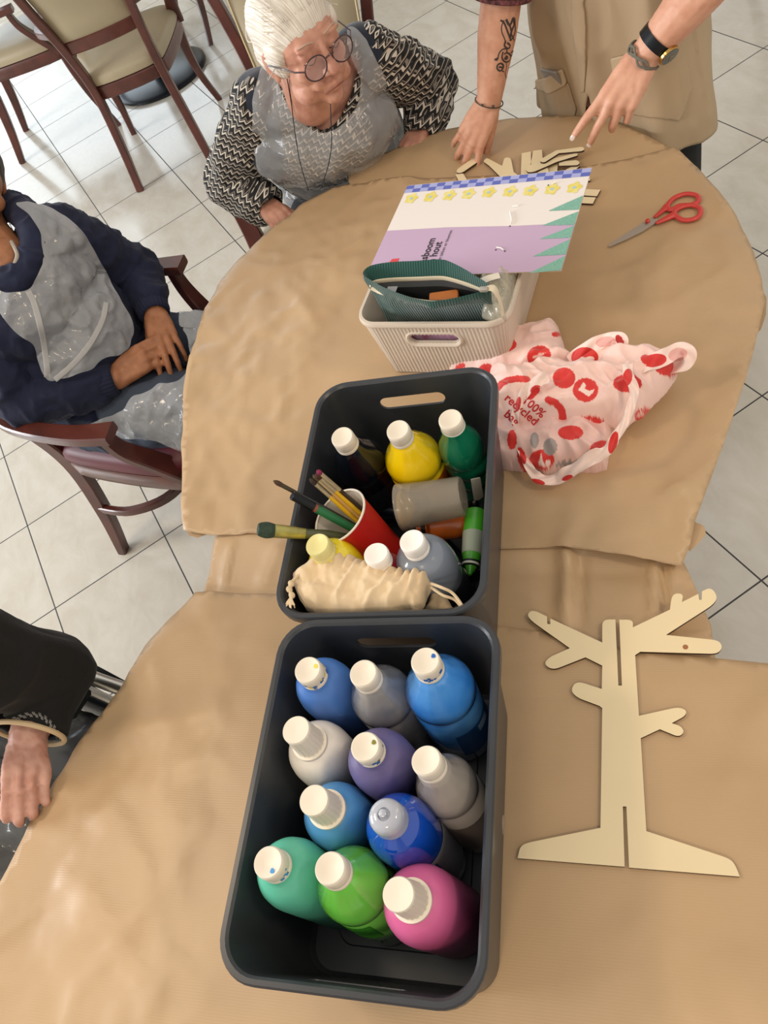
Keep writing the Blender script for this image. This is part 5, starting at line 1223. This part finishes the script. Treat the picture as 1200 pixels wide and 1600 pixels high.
# ---- the person in navy (M), cut off by the left edge
m_navy = mat('navy_wool', '#121a38', rough=.9, sheen=.05, bump=.5, bscale=260, bdist=.001, nscale=10, namt=.12)
def cuff(t, c, d, r, L, m, ribs=26):
    s, u, d = frame(d); b = bmesh.new(); rings = []; n = ribs*4
    for k in range(9):
        z = -L/2+L*k/8; e = 1-(abs(k/4-1))**4*.16
        rings.append([c+d*z+(s*math.cos(2*PI*i/n)+u*math.sin(2*PI*i/n))*r*e*(1+.035*math.sin(2*PI*i*ribs/n)) for i in range(n)])
    rings += [[c+d*(L/2-.006)+(p-(c+d*(L/2)))*.80 for p in rings[-1]]]
    rings = [[c-d*(L/2-.004)+(p-(c-d*(L/2)))*.82 for p in rings[0]]]+rings
    loft(b, rings, False, False); obj('cuff', b, m, t, auto=0)
def man():
    t = person(at(150, 640, 0), 'person in a navy knitted sweater and clear apron with hands folded, seated at the left')
    F = Vector((.64, .77, 0)); Rr = Vector((F.y, -F.x, 0)); BR = Matrix((Rr, F, Vector((0, 0, 1)))).transposed()
    sk = skin('tan_skin', '#a8714f', '#94603f')
    pel = Vector((-1.835, -.215, .55)); neck = Vector((-1.86, -.23, .945))
    hc = at(-50, 290, 1.07); MH = headM(hc, cdir(.55, .50, -.62), cdir(.1, -.8, -.5))
    shL, elL, wrL = at(92, 368, .91), at(212, 425, .72), at(243, 492, .685)
    shR, elR, wrR = at(-62, 500, .91), at(42, 632, .70), at(180, 592, .672)
    b = bmesh.new(); head(b, MH, 1.0); P = lambda x, y, z: MH @ Vector((x, y, z))
    chain(b, [P(0, -.03, -.08), neck, neck-Vector((0, 0, .07))], [.055, .058, .09])
    mid = (neck*.4+pel*.6)
    for p, r_ in ((neck-Vector((0, 0, .10)), (.17, .11, .11)), (mid, (.16, .12, .14)), (pel, (.17, .13, .12))): ell3(b, p, r_, BR)
    for sh, el, wr_ in ((shR, elR, wrR), (shL, elL, wrL)): chain(b, [sh, el, wr_], [.05, .038, .027])
    kn = pel+F*.44+Vector((0, 0, -.03))
    for s in (-1, 1): chain(b, [pel+Rr*s*.09, kn+Rr*s*.11, kn+Rr*s*.11+Vector((0, 0, -.40))+F*.03, kn+Rr*s*.11+Vector((0, 0, -.45))+F*.14], [.085, .062, .045, .036])
    nails = []; n0 = (EYE-wrR).normalized()
    hand(b, wrR, at(238, 545, .685)-wrR, n0*.75+Vector((0, 0, .5)), -1, [(.35, .55, .35), (.45, .6, .4), (.5, .65, .4), (.55, .65, .4)], spread=(-.02, -.04, -.10, -.2), S=.98, thumb=(.25, .25), th_curl=.4, nails=None)
    hand(b, wrL, at(258, 540, .672)-wrL, n0*.8+Vector((0, 0, .3)), 1, [(.25, .5, .3), (.3, .5, .3), (.3, .5, .3), (.4, .5, .3)], spread=(.10, .0, -.10, -.22), S=.98, thumb=(.3, .35), th_curl=.3)
    me = grow(b, .0034, 3, .5); displace(me, lambda co, n: wr(co, 70, 8, .0005)); obj('body', me, sk, t, auto=0)
    b = bmesh.new(); ell3(b, P(0, -.02, .034), (.083, .098, .086), MH.to_3x3()); ell3(b, P(0, .02, .07), (.066, .05, .042), MH.to_3x3()); hm = grow(b, .004, 3); displace(hm, lambda co, n: .002*noise.noise(co*60)); obj('hair', hm, mat('dark_grey_hair', '#3a3633', rough=.6), t, auto=0)
    # sweater
    b = bmesh.new()
    for p, r_ in ((neck-Vector((0, 0, .10)), (.185, .125, .12)), (mid, (.18, .145, .16)), (pel+Vector((0, 0, .03)), (.195, .155, .13))): ell3(b, p, r_, BR)
    for sh, el, wr_, q in ((shR, elR, wrR, 1), (shL, elL, wrL, 1)):
        e2 = wr_+(el-wr_).normalized()*.055
        chain(b, [sh*.9+neck*.1, (sh+el)/2, el, (el+e2)/2, e2], [.075, .066, .058, .055, .046])
    me = grow(b, .0055, 5, .5)
    displace(me, lambda co, n: wr(co, 13, 5, .009)+wr(co, 30, 25, .004)); me = cutmesh(me, lambda co, n: (co-neck).length < .048, .003)
    obj('sweater', me, m_navy, t, auto=0)
    for wr_, el in ((wrL, elL), (wrR, elR)):
        d = (wr_-el).normalized(); cuff(t, wr_-d*.030, d, .0395, .066, m_navy)
    b = bmesh.new(); cx = neck+Vector((0, 0, .025)); tube(b, crom([at(8, 322, .985), at(40, 336, .985), at(55, 370, .965), at(46, 415, .945), at(20, 440, .94), at(-40, 440, .95), at(-85, 390, .97), at(-60, 330, .99)], 6, closed=True), [.034, .033, .032, .033, .032, .030, .030], 14, closed=True)
    me = bake(b, [('REMESH', dict(mode='VOXEL', voxel_size=.004)), ('SMOOTH', dict(iterations=4, factor=.5))]); displace(me, lambda co, n: wr(co, 26, 7, .005)); obj('shawl_collar', me, m_navy, t, auto=0)
    b = bmesh.new(); tube(b, crom([at(18, 378, .985), at(27, 398, .978), at(22, 415, .97)], 5), .0045, 8); obj('shirt_collar', b, mat('white_shirt', '#a59d92', rough=.9), t)
    # trousers and apron over chest and lap
    b = bmesh.new(); chain(b, [pel+Rr*.09, kn+Rr*.11], [.11, .085]); chain(b, [pel-Rr*.09, kn-Rr*.11], [.11, .085])
    for s in (-1, 1): chain(b, [kn+Rr*s*.11, kn+Rr*s*.11+Vector((0, 0, -.38))+F*.02], [.085, .06])
    me = grow(b, .008, 4); displace(me, lambda co, n: wr(co, 14, 3, .008)); obj('trousers', me, mat('blue_grey_trousers', '#3a4454', rough=.9, bump=.2, bscale=300), t, auto=0)
    b = bmesh.new()
    for s in (-1, 1): chain(b, [kn+Rr*s*.11+Vector((0, 0, -.455))-F*.02, kn+Rr*s*.11+Vector((0, 0, -.462))+F*.17], [.042, .038])
    obj('shoes', grow(b, .006, 3), mat('shoe', '#1c1a1a', rough=.5), t, auto=0)
    b = bmesh.new()
    for p, r_ in ((neck-Vector((0, 0, .09)), (.19, .14, .13)), (mid, (.197, .184, .178)), (pel+Vector((0, 0, .05)), (.205, .18, .14))): ell3(b, p, r_, BR)
    ell3(b, (shL+neck)/2, (.095, .095, .095)); chain(b, [shL, shL*.6+elL*.4], [.088, .080]); ell3(b, (shR+neck)/2, (.09, .09, .09)); chain(b, [pel+Rr*.09+Vector((0, 0, .025)), kn+Rr*.11], [.13, .108]); chain(b, [pel-Rr*.09+Vector((0, 0, .025)), kn-Rr*.11], [.13, .108]); chain(b, [pel+F*.1, kn], [.13, .11])
    me = grow(b, .006, 6, .5)
    displace(me, lambda co, n: .005+wr(co, 9, 33, .010, (1.2, .6, 1))+wr(co, 22, 43, .005, (.7, 1.3, 1))+wr(co, 45, 53, .002))
    keep = [(12, 316), (40, 311), (75, 318), (108, 338), (132, 362), (152, 392), (168, 425), (185, 458), (205, 492), (224, 478), (300, 482), (420, 500), (420, 760), (300, 715), (240, 690), (150, 684), (110, 672), (190, 640), (215, 600), (150, 580), (78, 600), (66, 590), (50, 540), (20, 520), (-20, 470), (-30, 440), (10, 455), (42, 452), (66, 410), (60, 360), (44, 335)]
    hp = [at(262, 562, .67), wrL, wrR, at(258, 540, .672), at(238, 545, .685), at(215, 580, .67), at(245, 515, .67)]
    me = cutmesh(me, lambda co, n: not (inpoly(*px_of(co), keep) and facing(co, n)) or any((px_of(co)[0]-px_of(h)[0])**2+(px_of(co)[1]-px_of(h)[1])**2 < 34**2 for h in hp), 0)
    obj('apron', me, m_apron, t, auto=0)
    m_strap = mat('apron_hem', '#c4c4c4', rough=.4, alpha=.55)
    bw_ = bmesh.new(); bw_.from_mesh(me); W = ROOTW[t.name]; bmesh.ops.transform(bw_, matrix=W, verts=bw_.verts); bv = BVHTree.FromBMesh(bw_)
    for pts in ([(40, 448), (52, 470), (62, 505), (70, 545), (74, 585), (68, 600)], [(166, 472), (160, 500), (142, 535), (118, 565), (90, 590), (72, 602)]):
        b = bmesh.new(); L_ = []
        for p in crom([(x, y, 0) for x, y in pts], 5):
            h = bv.ray_cast(EYE, ray(p.x, p.y).normalized())
            L_.append((h[0]+(EYE-h[0]).normalized()*.002) if h[0] is not None else None)
        L_ = [q for q in L_ if q is not None]
        if len(L_) > 3: tube(b, L_, .0065, 8, flat=(1, .12), up=(EYE-L_[0])); obj('hem_strip', b, m_strap, t, auto=0)
man()

# ---- the person at the lower left in a wheelchair (D): only sleeve, hand and lap in view
def lower_left():
    t = person(at(-80, 1250, 0), 'person at the lower left edge, black sleeve with beige trim, aged hand hanging down')
    F = Vector((.84, .54, 0)); Rr = Vector((F.y, -F.x, 0)); BR = Matrix((Rr, F, Vector((0, 0, 1)))).transposed()
    sk = skin('pale_aged_skin', '#d0a392', '#b98574')
    pel = Vector((-1.20, -.92, .52)); neck = pel+Vector((.03, .02, .46))
    sh, el, wr_ = at(-75, 1035, .97), at(78, 1052, .80), at(44, 1150, .80); shR = neck*2-sh-Vector((.0, .0, .14)); shR.z = sh.z
    b = bmesh.new(); MH = headM(neck+Vector((.02, .01, .16)), F+Vector((0, 0, -.3)), (0, 0, 1)); head(b, MH, 1, True)
    for p, r_ in ((neck-Vector((0, 0, .10)), (.16, .10, .10)), ((neck+pel)/2, (.15, .12, .16)), (pel, (.17, .13, .12))): ell3(b, p, r_, BR)
    chain(b, [neck+Vector((0, 0, .05)), neck-Vector((0, 0, .05))], [.055, .07]); chain(b, [sh, el, wr_], [.048, .037, .029])
    chain(b, [neck-Vector((0, 0, .08)), sh], [.08, .05])
    kn = pel+F*.42
    for s in (-1, 1): chain(b, [pel+Rr*s*.09, kn+Rr*s*.10, kn+Rr*s*.10+Vector((0, 0, -.40)), kn+Rr*s*.1+Vector((0, 0, -.45))+F*.13], [.085, .06, .042, .036])
    f = at(40, 1212, .80)-wr_; n_ = (EYE-wr_).normalized()+Vector((0, 0, .15))
    hand(b, wr_, f, n_, 1, [(.75, 1.0, .5), (.72, 1.0, .5), (.70, 1.0, .5), (.7, 1.0, .5)], spread=(.10, .03, -.05, -.12), S=.93, thumb=(.25, .5), th_curl=.4)
    me = grow(b, .0030, 3, .5)
    def tend(co, n):
        q = co-wr_; fx = q.dot(f.normalized()); s_ = f.normalized().cross(n_.normalized()); sx = q.dot(s_)
        if q.length < .12 and .015 < fx < .085: return .0016*math.cos(2*PI*(sx-.0085)/.0178*(.55+.5*fx/.09))-.0004+wr(co, 90, 6, .0008)
        return wr(co, 90, 6, .0008)
    displace(me, tend); obj('body', me, sk, t, auto=0)
    b = bmesh.new(); ell3(b, MH @ Vector((0, -.02, .034)), (.084, .099, .087), MH.to_3x3()); ell3(b, MH @ Vector((0, .02, .07)), (.067, .05, .042), MH.to_3x3()); hm = grow(b, .004, 3); displace(hm, lambda co, n: .003*noise.noise(co*50)); obj('hair', hm, mat('grey_hair', '#b9b3aa', rough=.6), t, auto=0)
    bl = mat('black_knit', '#08090c', rough=.85, sheen=.02, nscale=14, namt=.2, bump=.3, bscale=220)
    d = (wr_-el).normalized(); e2 = wr_-d*.018
    b = bmesh.new(); chain(b, [neck-Vector((0, 0, .08)), sh, (sh+el)/2+Vector((0, 0, .0)), el, (el+e2)/2, e2], [.11, .085, .074, .066, .060, .052])
    for p, r_ in ((neck-Vector((0, 0, .10)), (.175, .115, .115)), ((neck+pel)/2, (.17, .14, .17)), (pel, (.18, .15, .13))): ell3(b, p, r_, BR)
    me = grow(b, .005, 4); displace(me, lambda co, n: wr(co, 8, 2, .009)+.003*noise.noise(co*14))
    me = cutmesh(me, lambda co, n: (co-e2).dot(d) > .012 and (co-e2).length < .09, .004); obj('sweater', me, bl, t, auto=0)
    # cuff trim and its pale woven pattern
    s_, u_, d_ = frame(d); nn = 44
    b = bmesh.new(); rr = .0535; tube(b, [e2+d*.014+(s_*math.cos(2*PI*i/nn)+u_*math.sin(2*PI*i/nn))*rr for i in range(nn)], .0042, 8, closed=True); obj('cuff_trim', b, mat('beige_trim', '#cdb58f', rough=.8), t)
    mp_ = mat('grey_woven_pattern', '#8d8a86', rough=.9); bw_ = bmesh.new(); bw_.from_mesh(me); bmesh.ops.transform(bw_, matrix=ROOTW[t.name], verts=bw_.verts); bv = BVHTree.FromBMesh(bw_)
    b = bmesh.new(); px0 = [(14, 1128), (30, 1121), (50, 1116), (68, 1121), (82, 1135), (92, 1152), (99, 1166)]
    C = crom([(x, y, 0) for x, y in px0], 8)
    for i, p in enumerate(C[:-1]):
        tn = (C[i+1]-p).normalized(); nr_ = Vector((-tn.y, tn.x, 0)); k_ = i % 4
        q0, q1 = (p-nr_*4, p+nr_*1) if k_ < 2 else (p-nr_*1, p+nr_*4)
        q1 = q1+tn*3
        hs = [bv.ray_cast(EYE, ray(q.x, q.y).normalized())[0] for q in (q0, (q0+q1)/2, q1)]
        if all(h is not None for h in hs): tube(b, [h+(EYE-h).normalized()*.0008 for h in hs], .0009, 5)
    o_ = obj('woven_pattern', b, mp_, t, auto=0); o_['kind'] = 'stuff'
    b = bmesh.new()
    for s in (-1, 1): chain(b, [pel+Rr*s*.09, kn+Rr*s*.10], [.10, .085])
    chain(b, [pel+F*.1, kn], [.10, .09])
    for s in (-1, 1): chain(b, [kn+Rr*s*.10, kn+Rr*s*.10+Vector((0, 0, -.38))], [.085, .06])
    me = grow(b, .008, 4); displace(me, lambda co, n: wr(co, 12, 3, .010)); obj('trousers', me, mat('dark_grey_trousers', '#2f2e2e', rough=.85), t, auto=0)
    b = bmesh.new()
    for s in (-1, 1): chain(b, [pel+Rr*s*.09+Vector((0, 0, .02)), kn+Rr*s*.11], [.115, .10])
    chain(b, [pel+F*.1, kn], [.115, .105])
    me = grow(b, .006, 5); displace(me, lambda co, n: wr(co, 10, 31, .010)+wr(co, 26, 41, .004)); me = cutmesh(me, lambda co, n: n.z < .05 or not facing(co, n), 0); obj('apron', me, mat('smoky_apron_plastic', '#8f9294', rough=.2, alpha=.4, coat=.3, bump=.5, bscale=22, bdist=.006), t, auto=0)
lower_left()
m_chr = mat('chrome', '#dcd6ca', rough=.32, metal=1)
w = thing('wheelchair', at(100, 1150, 0), 'wheelchair with a steel tube armrest beside the black sleeve at the lower left', 'wheelchair')
A1, A2 = at(115, 1047, .70), at(215, 1085, .70); dA = (A2-A1).normalized(); F_ = Vector((.84, .54, 0)); R_s = Vector((.54, -.84, 0))
b = bmesh.new(); tube(b, crom([A1-F_*.30, A1, A2, A2+F_*.02+Vector((0, 0, -.05)), A2+F_*.02+Vector((0, 0, -.35))], 6), .0125, 14); obj('side_tube', b, m_chr, w)
b = bmesh.new(); tube(b, [A1-F_*.3+Vector((0, 0, -.06))+R_s*.02, A2+Vector((0, 0, -.06))+R_s*.02], .008, 10); obj('side_tube', b, m_chr, w)
b = bmesh.new(); beam(b, [A1-F_*.30+R_s*.045, A1+F_*.05+R_s*.045], .055, .035); obj('arm_pad', b, m_blk, w)
b = bmesh.new(); beam(b, [A1-F_*.28+R_s*.03+Vector((0, 0, -.22)), A2-F_*.01+R_s*.03+Vector((0, 0, -.22))], .01, .26); obj('side_panel', b, m_blk, w)
b = bmesh.new(); sc0 = A1-F_*.12+R_s*.27+Vector((0, 0, -.27)); beam(b, [sc0-F_*.22, sc0+F_*.22], .44, .03); obj('seat', b, m_blk, w)
b = bmesh.new(); beam(b, [sc0-F_*.24, sc0-F_*.30+Vector((0, 0, .48))], .42, .02, up=F_); obj('backrest', b, m_blk, w)
for s in (0, .54):
    b = bmesh.new(); c = A1-F_*.22+R_s*(s-.03); c.z = .30; tube(b, [c+F_*.29*math.cos(i*PI/24)+Vector((0, 0, .29*math.sin(i*PI/24))) for i in range(48)], .011, 8, closed=True); obj('wheel', b, m_blk, w)
    b = bmesh.new(); c = A2-F_*.02+R_s*(s+.02); c.z = .085; tube(b, [c+F_*.075*math.cos(i*PI/12)+Vector((0, 0, .075*math.sin(i*PI/12))) for i in range(24)], .010, 8, closed=True); obj('caster', b, m_blk, w)
    b = bmesh.new(); tube(b, [c, c+Vector((0, 0, .20)), Vector((c.x, c.y, .41))], .011, 8); obj('fork', b, m_chr, w)

# ---- the standing person in the beige tunic (C)
def standing():
    t = person((-1.37, 1.09, 0), 'standing person in a beige tunic with watch and forearm tattoo, reaching to the wooden pieces')
    F = Vector((.22, -.975, 0)).normalized(); Lr = Vector((-F.y, F.x, 0)); BR = Matrix((Lr, -F, Vector((0, 0, 1)))).transposed()      # Lr: image right
    c = Vector((-1.435, 1.115, 0)); up = Vector((0, 0, 1))
    sk = skin('light_skin', '#d6a48a', '#c79076')
    shR, shL = c-Lr*.18+up*1.36, c+Lr*.18+up*1.36
    elR, wrR = at(786, -25, 1.06), at(764, 160, .855); elL, wrL = at(1125, -52, 1.10), at(1008, 86, .985)
    b = bmesh.new(); MH = headM(c+up*1.60+F*.05, F*1+Vector((0, 0, -.6)), (0, 0, 1)); head(b, MH)
    chain(b, [c+up*1.5, c+up*1.40], [.055, .07])
    for z, r_ in ((1.32, (.17, .10, .13)), (1.15, (.15, .11, .16)), (.95, (.16, .12, .16)), (.85, (.17, .12, .14))): ell3(b, c+up*z, (r_[0], r_[1]*.8, r_[2]), BR)
    chain(b, [shR, elR, (elR*.6+wrR*.4), wrR], [.052, .042, .041, .0265]); chain(b, [shL, elL, (elL*.55+wrL*.45), wrL], [.052, .044, .040, .027])
    for s in (-1, 1): chain(b, [c+Lr*s*.09+up*.86-F*.02, c+Lr*s*.115+up*.46-F*.02, c+Lr*s*.10+up*.08, c+Lr*s*.10+up*.04+F*.14], [.07, .06, .042, .036])
    nails = []
    hand(b, wrR, at(742, 205, .815)-wrR, (EYE-wrR).normalized()+Vector((0, 0, .2)), -1, [(.35, .35, .15), (.55, .55, .3), (.55, .55, .3), (.6, .55, .3)], spread=(.30, -.02, -.14, -.28), S=.95, thumb=(.35, .55), th_curl=.2, nails=nails)
    hand(b, wrL, at(976, 138, .95)-wrL, (EYE-wrL).normalized()*1.0+Vector((0, 0, .1))+F*.15, 1, [(.12, .35, .2), (.45, .45, .3), (.75, .7, .4), (.9, .8, .5)], spread=(.14, -.03, -.16, -.28), S=1.0, thumb=(.2, .7), th_curl=.3, nails=nails)
    me = grow(b, .0034, 3, .5); displace(me, lambda co, n: wr(co, 60, 8, .0004)); obj('body', me, sk, t, auto=0)
    put_nails(t, [q for i, q in enumerate(nails) if i in (0, 1, 2, 3, 5, 6)], mat('pale_nail', '#dccabf', rough=.2, coat=.6))
    bb = bmesh.new(); bb.from_mesh(me); bmesh.ops.transform(bb, matrix=ROOTW[t.name], verts=bb.verts); bvb = BVHTree.FromBMesh(bb)
    # tunic
    mt = mat('beige_tunic', '#b09a7c', rough=.75, nscale=5, namt=.05, bump=.25, bscale=600, bdist=.0004)
    def ring(z, a, d, sh=0): return [c+F*sh+Lr*(a*math.copysign(abs(math.cos(q))**.8, math.cos(q)))+F*(d*math.copysign(abs(math.sin(q))**.85, math.sin(q)))+up*z for q in [2*PI*i/72 for i in range(72)]]
    b = bmesh.new(); loft(b, [ring(z, a, d, s_) for z, a, d, s_ in ((.60, .235, .105, -.01), (.74, .225, .100, -.01), (.82, .212, .105, -.005), (.92, .198, .115, 0), (1.04, .182, .120, 0), (1.15, .172, .12, 0), (1.28, .180, .12, 0), (1.38, .17, .10, 0), (1.45, .10, .08, 0))])
    for sh, el in ((shR, elR), (shL, elL)):
        e2 = el; chain(b, [sh, (sh+e2)/2, e2], [.078, .074, .064])
    me = grow(b, .006, 5)
    def fold(co, n):
        if co.z > 1.15: return wr(co, 8, 4, .008)
        u = (co-c).dot(Lr); v = (co-c).dot(F); k_ = min(1, max(0, (1.18-co.z)/.25)); w_ = noise.noise(Vector((co.z*3, 0, 4)))*.02
        return k_*(.009*math.sin((u+w_)*46+1.2)+.004*math.sin((u-w_)*95+co.z*6))*(1 if v > 0 else .6)+wr(co, 10, 9, .005, (1, 1, .6))
    displace(me, fold)
    hemz = .695
    slit = [(919, 148), (928, 210), (914, 210)]
    def drop(co, n):
        if co.z < hemz-.012*math.sin((co-c).dot(Lr)*12): return True
        if (co-c-up*co.z).length < .08 and co.z > 1.42: return True
        for el, wr_ in ((elR, wrR), (elL, wrL)):
            d = (wr_-el).normalized(); q = co-el
            if (q-d*q.dot(d)).length < (.11 if el is elR else .12) and q.dot(d) > (.018 if el is elR else -.03) and (((co-c).dot(F) > .122 or (co-c).dot(Lr) < -.19) if el is elR else abs((co-c).dot(Lr)) > .12): return True
        return inpoly(*px_of(co), slit) and facing(co, n) and co.z < .95
    me_full = me.copy(); me = cutmesh(me, drop, .003)
    tun = obj('tunic', me, mt, t, auto=0)
    b2 = bmesh.new(); b2.from_mesh(me_full); bvt = BVHTree.FromBMesh(b2)
    Zx = lambda l: [(740+x/3.158, y/3.158) for x, y in l]
    def patch(name, poly, off, m, parent, thick=.002):
        p = me_full.copy(); q = bmesh.new(); q.from_mesh(p); q.free()
        p = bake(p, [('SUBSURF', dict(levels=1, render_levels=1))])
        p = cutmesh(p, lambda co, n: not (inpoly(*px_of(co), poly) and facing(co, n) and co.z > hemz), 0)
        displace(p, lambda co, n: off); p = bake(p, [('SOLIDIFY', dict(thickness=off*.9, offset=-1))]); return obj(name, p, m, parent, auto=0)
    band = mat('tunic_band', '#bfaa8c', rough=.75, bump=.2, bscale=600, bdist=.0004)
    pk = patch('pocket', Zx([(258, 400), (380, 450), (470, 400), (512, 540), (500, 600), (345, 600)]), .004, mt, t); patch('pocket_band', Zx([(252, 376), (300, 392), (350, 380), (440, 326), (472, 410), (380, 458), (275, 422)]), .0065, band, pk)
    pk = patch('pocket', Zx([(690, 345), (760, 340), (1000, 190), (1040, 200), (1080, 440), (1020, 600), (740, 560)]), .003, mt, t); patch('pocket_band', Zx([(678, 280), (775, 258), (850, 240), (960, 240), (1015, 135), (1030, 190), (985, 260), (860, 330), (755, 356), (693, 364)]), .005, band, pk)
    patch('placket', Zx([(480, -40), (545, -40), (560, 150), (560, 300), (552, 460), (530, 460), (515, 300), (492, 150)]), .003, mt, t)
    ph = at(826, 118, .93); hh = bvt.ray_cast(EYE, ray(860, 112).normalized())[0]
    if hh is not None:
        b = bmesh.new(); box(b, (0, 0, 0), (.046, .007, .08), Matrix.Translation(hh-up*.030-F*.010) @ BR.to_4x4() @ Matrix.Rotation(.42, 4, 'X')); tag(obj('phone', bake(b, [('BEVEL', dict(width=.003, segments=2))]), mat('phone_body', '#8f8c88', rough=.35)), 'pale grey phone poking out of the tunic pocket', 'phone')
    b = bmesh.new(); d = (wrR-elR).normalized(); s_, u_, d_ = frame(d); e2 = elR+d*.020; tube(b, [e2+(s_*math.cos(i*PI/20)+u_*math.sin(i*PI/20))*.0575 for i in range(40)], .0050, 8, closed=True); obj('undershirt_hem', b, mat('dark_print', '#2a1a1c', rough=.8, nscale=120, col2='#8a4a50'), t)
    # trousers, shoes, hair
    b = bmesh.new(); ell3(b, c+up*.88-F*.01, (.165, .085, .14), BR)
    for s in (-1, 1): chain(b, [c+Lr*s*.10+up*.84-F*.02, c+Lr*s*.115+up*.46-F*.02, c+Lr*s*.11+up*.10], [.082, .072, .060])
    obj('trousers', grow(b, .008, 4), mat('black_trousers', '#0c0d10', rough=.85), t, auto=0)
    b = bmesh.new()
    for s in (-1, 1): chain(b, [c+Lr*s*.11+up*.045-F*.03, c+Lr*s*.11+up*.042+F*.15], [.044, .038])
    obj('shoes', grow(b, .006, 3), mat('white_shoe', '#cfcac2', rough=.5), t, auto=0)
    b = bmesh.new(); ell3(b, MH @ Vector((0, -.02, .03)), (.085, .10, .09), MH.to_3x3()); chain(b, [MH @ Vector((0, -.1, .03)), MH @ Vector((0, -.13, -.12))], [.04, .02]); obj('hair', grow(b, .006, 3), mat('brown_hair', '#3d281c', rough=.6), t, auto=0)
    # tattoo: line drawing on the forearm
    ink = mat('tattoo_ink', '#3e3634', rough=.6); b = bmesh.new()
    def line(pts, w=1.0):
        P = crom([(740+x/3.158, y/3.158, 0) for x, y in pts], 4); H_ = []
        for p in P:
            h = bvb.ray_cast(EYE, ray(p.x, p.y).normalized())
            if h[0] is not None: H_.append((h[0], h[1]))
        for (a, na), (d2, nb2) in zip(H_, H_[1:]):
            if (d2-a).length > .03: continue
            s2 = (d2-a).cross(na).normalized()*w*.0011; a_, d_2 = a+na*.0004, d2+nb2*.0004
            b.faces.new([b.verts.new(q) for q in (a_-s2, a_+s2, d_2+s2, d_2-s2)])
    for pts, w_ in [([(132, 100), (150, 112), (165, 150), (180, 190)], 1.6), ([(195, 85), (200, 120), (188, 150), (178, 190)], 2.2), ([(160, 95), (178, 125), (195, 88)], 2.2), ([(178, 125), (186, 160), (180, 200), (196, 180), (205, 150), (203, 90)], 1.6), ([(150, 100), (138, 130), (140, 160), (152, 190), (158, 215)], 1), ([(158, 200), (152, 225), (170, 240), (180, 225), (165, 210)], 1.6), ([(120, 290), (125, 265), (140, 245), (158, 240)], 1.2), ([(145, 255), (140, 285), (155, 305), (175, 300), (182, 275), (165, 260), (150, 268)], 1.5), ([(158, 275), (168, 285), (160, 292), (152, 284)], 1.8), ([(182, 262), (198, 250), (192, 270), (184, 275)], 1.3), ([(103, 292), (118, 296), (112, 286)], 1.8), ([(118, 320), (135, 312), (148, 330), (132, 350), (116, 338), (118, 320)], 1.6), ([(124, 330), (140, 332)], 1.6), ([(160, 305), (162, 335), (155, 360), (160, 385)], .8), ([(148, 315), (140, 345), (150, 355)], 1), ([(185, 165), (200, 200)], 1.2), ([(160, 235), (166, 262)], 1.2)]: line(pts, w_)
    o_ = obj('tattoo', b, ink, t, smooth=False); o_['kind'] = 'stuff'
    # watch and bracelets are things of their own
    aL = (wrL-elL).normalized(); wc = bvb.ray_cast(EYE, ray(1030, 60).normalized()); 
    wp = wrL-aL*.030; s_, u_, d_ = frame(aL); ww = thing('wristwatch', wp, 'wristwatch with black strap and gold rimmed dark face on the arm over the tunic', 'watch')
    b = bmesh.new(); rr = .033; n = 48
    loft(b, [[wp+aL*dz+(s_*math.cos(2*PI*i/n)+u_*math.sin(2*PI*i/n))*(rr+dr) for i in range(n)] for dz, dr in ((-.009, -.001), (-.009, .0012), (.009, .0012), (.009, -.001))], False, False); obj('strap', b, m_blk, ww)
    nd = (at(1039, 66, 1.0)-wp); nd = (nd-aL*nd.dot(aL)).normalized(); nd = (nd*.75+((EYE-wp).normalized()-aL*(EYE-wp).normalized().dot(aL))*.55).normalized()
    Q = Matrix((aL, nd.cross(aL), nd)).transposed().to_4x4(); Q.translation = wp+nd*.0325
    b = bmesh.new(); lathe(b, [(.0175, 0), (.0190, .001), (.0190, .005), (.0180, .0062), (.0165, .0064)], 40, Q); obj('case', b, mat('gold', '#c9a05a', rough=.25, metal=1), ww)
    b = bmesh.new(); lathe(b, [(.0168, .0060), (.0168, .0068), (.001, .0070)], 40, Q); f_ = obj('dial', b, mat('dial', '#15171a', rough=.15, coat=.8), ww)
    for a_, L_ in ((.6, .011), (2.2, .008)):
        b = bmesh.new(); tube(b, [Q @ Vector((0, 0, .0073)), Q @ Vector((L_*math.cos(a_), L_*math.sin(a_), .0073))], .0004, 5); obj('watch_hand', b, mat('gold', '#c9a05a', rough=.25, metal=1), f_)
    b = bmesh.new(); c_ = wrL+aL*.004; 
    for k_ in range(3): tube(b, [c_+aL*(.0035*math.sin(i*.9+k_*2)+.003*k_-.003)+(s_*math.cos(2*PI*i/40)+u_*math.sin(2*PI*i/40))*.0315 for i in range(40)], .0022, 6, closed=True)
    tag(obj('bracelet', b, mat('grey_cord', '#6a675c', rough=.8)), 'grey twisted cord bracelet below the wristwatch', 'bracelet')
    aR = (wrR-elR).normalized(); s_, u_, d_ = frame(aR); b = bmesh.new(); c_ = wrR-aR*.002; tube(b, [c_+(s_*math.cos(2*PI*i/40)+u_*math.sin(2*PI*i/40))*.0305+aR*.004*math.sin(2*PI*i/40) for i in range(40)], .0014, 6, closed=True)
    for i in (3, 8, 30): ell3(b, c_+(s_*math.cos(2*PI*i/40)+u_*math.sin(2*PI*i/40))*.031, (.003, .003, .003))
    tag(obj('bracelet', b, mat('brown_cord', '#4a4038', rough=.6)), 'thin dark beaded bracelet on the tattooed arm', 'bracelet')
standing()
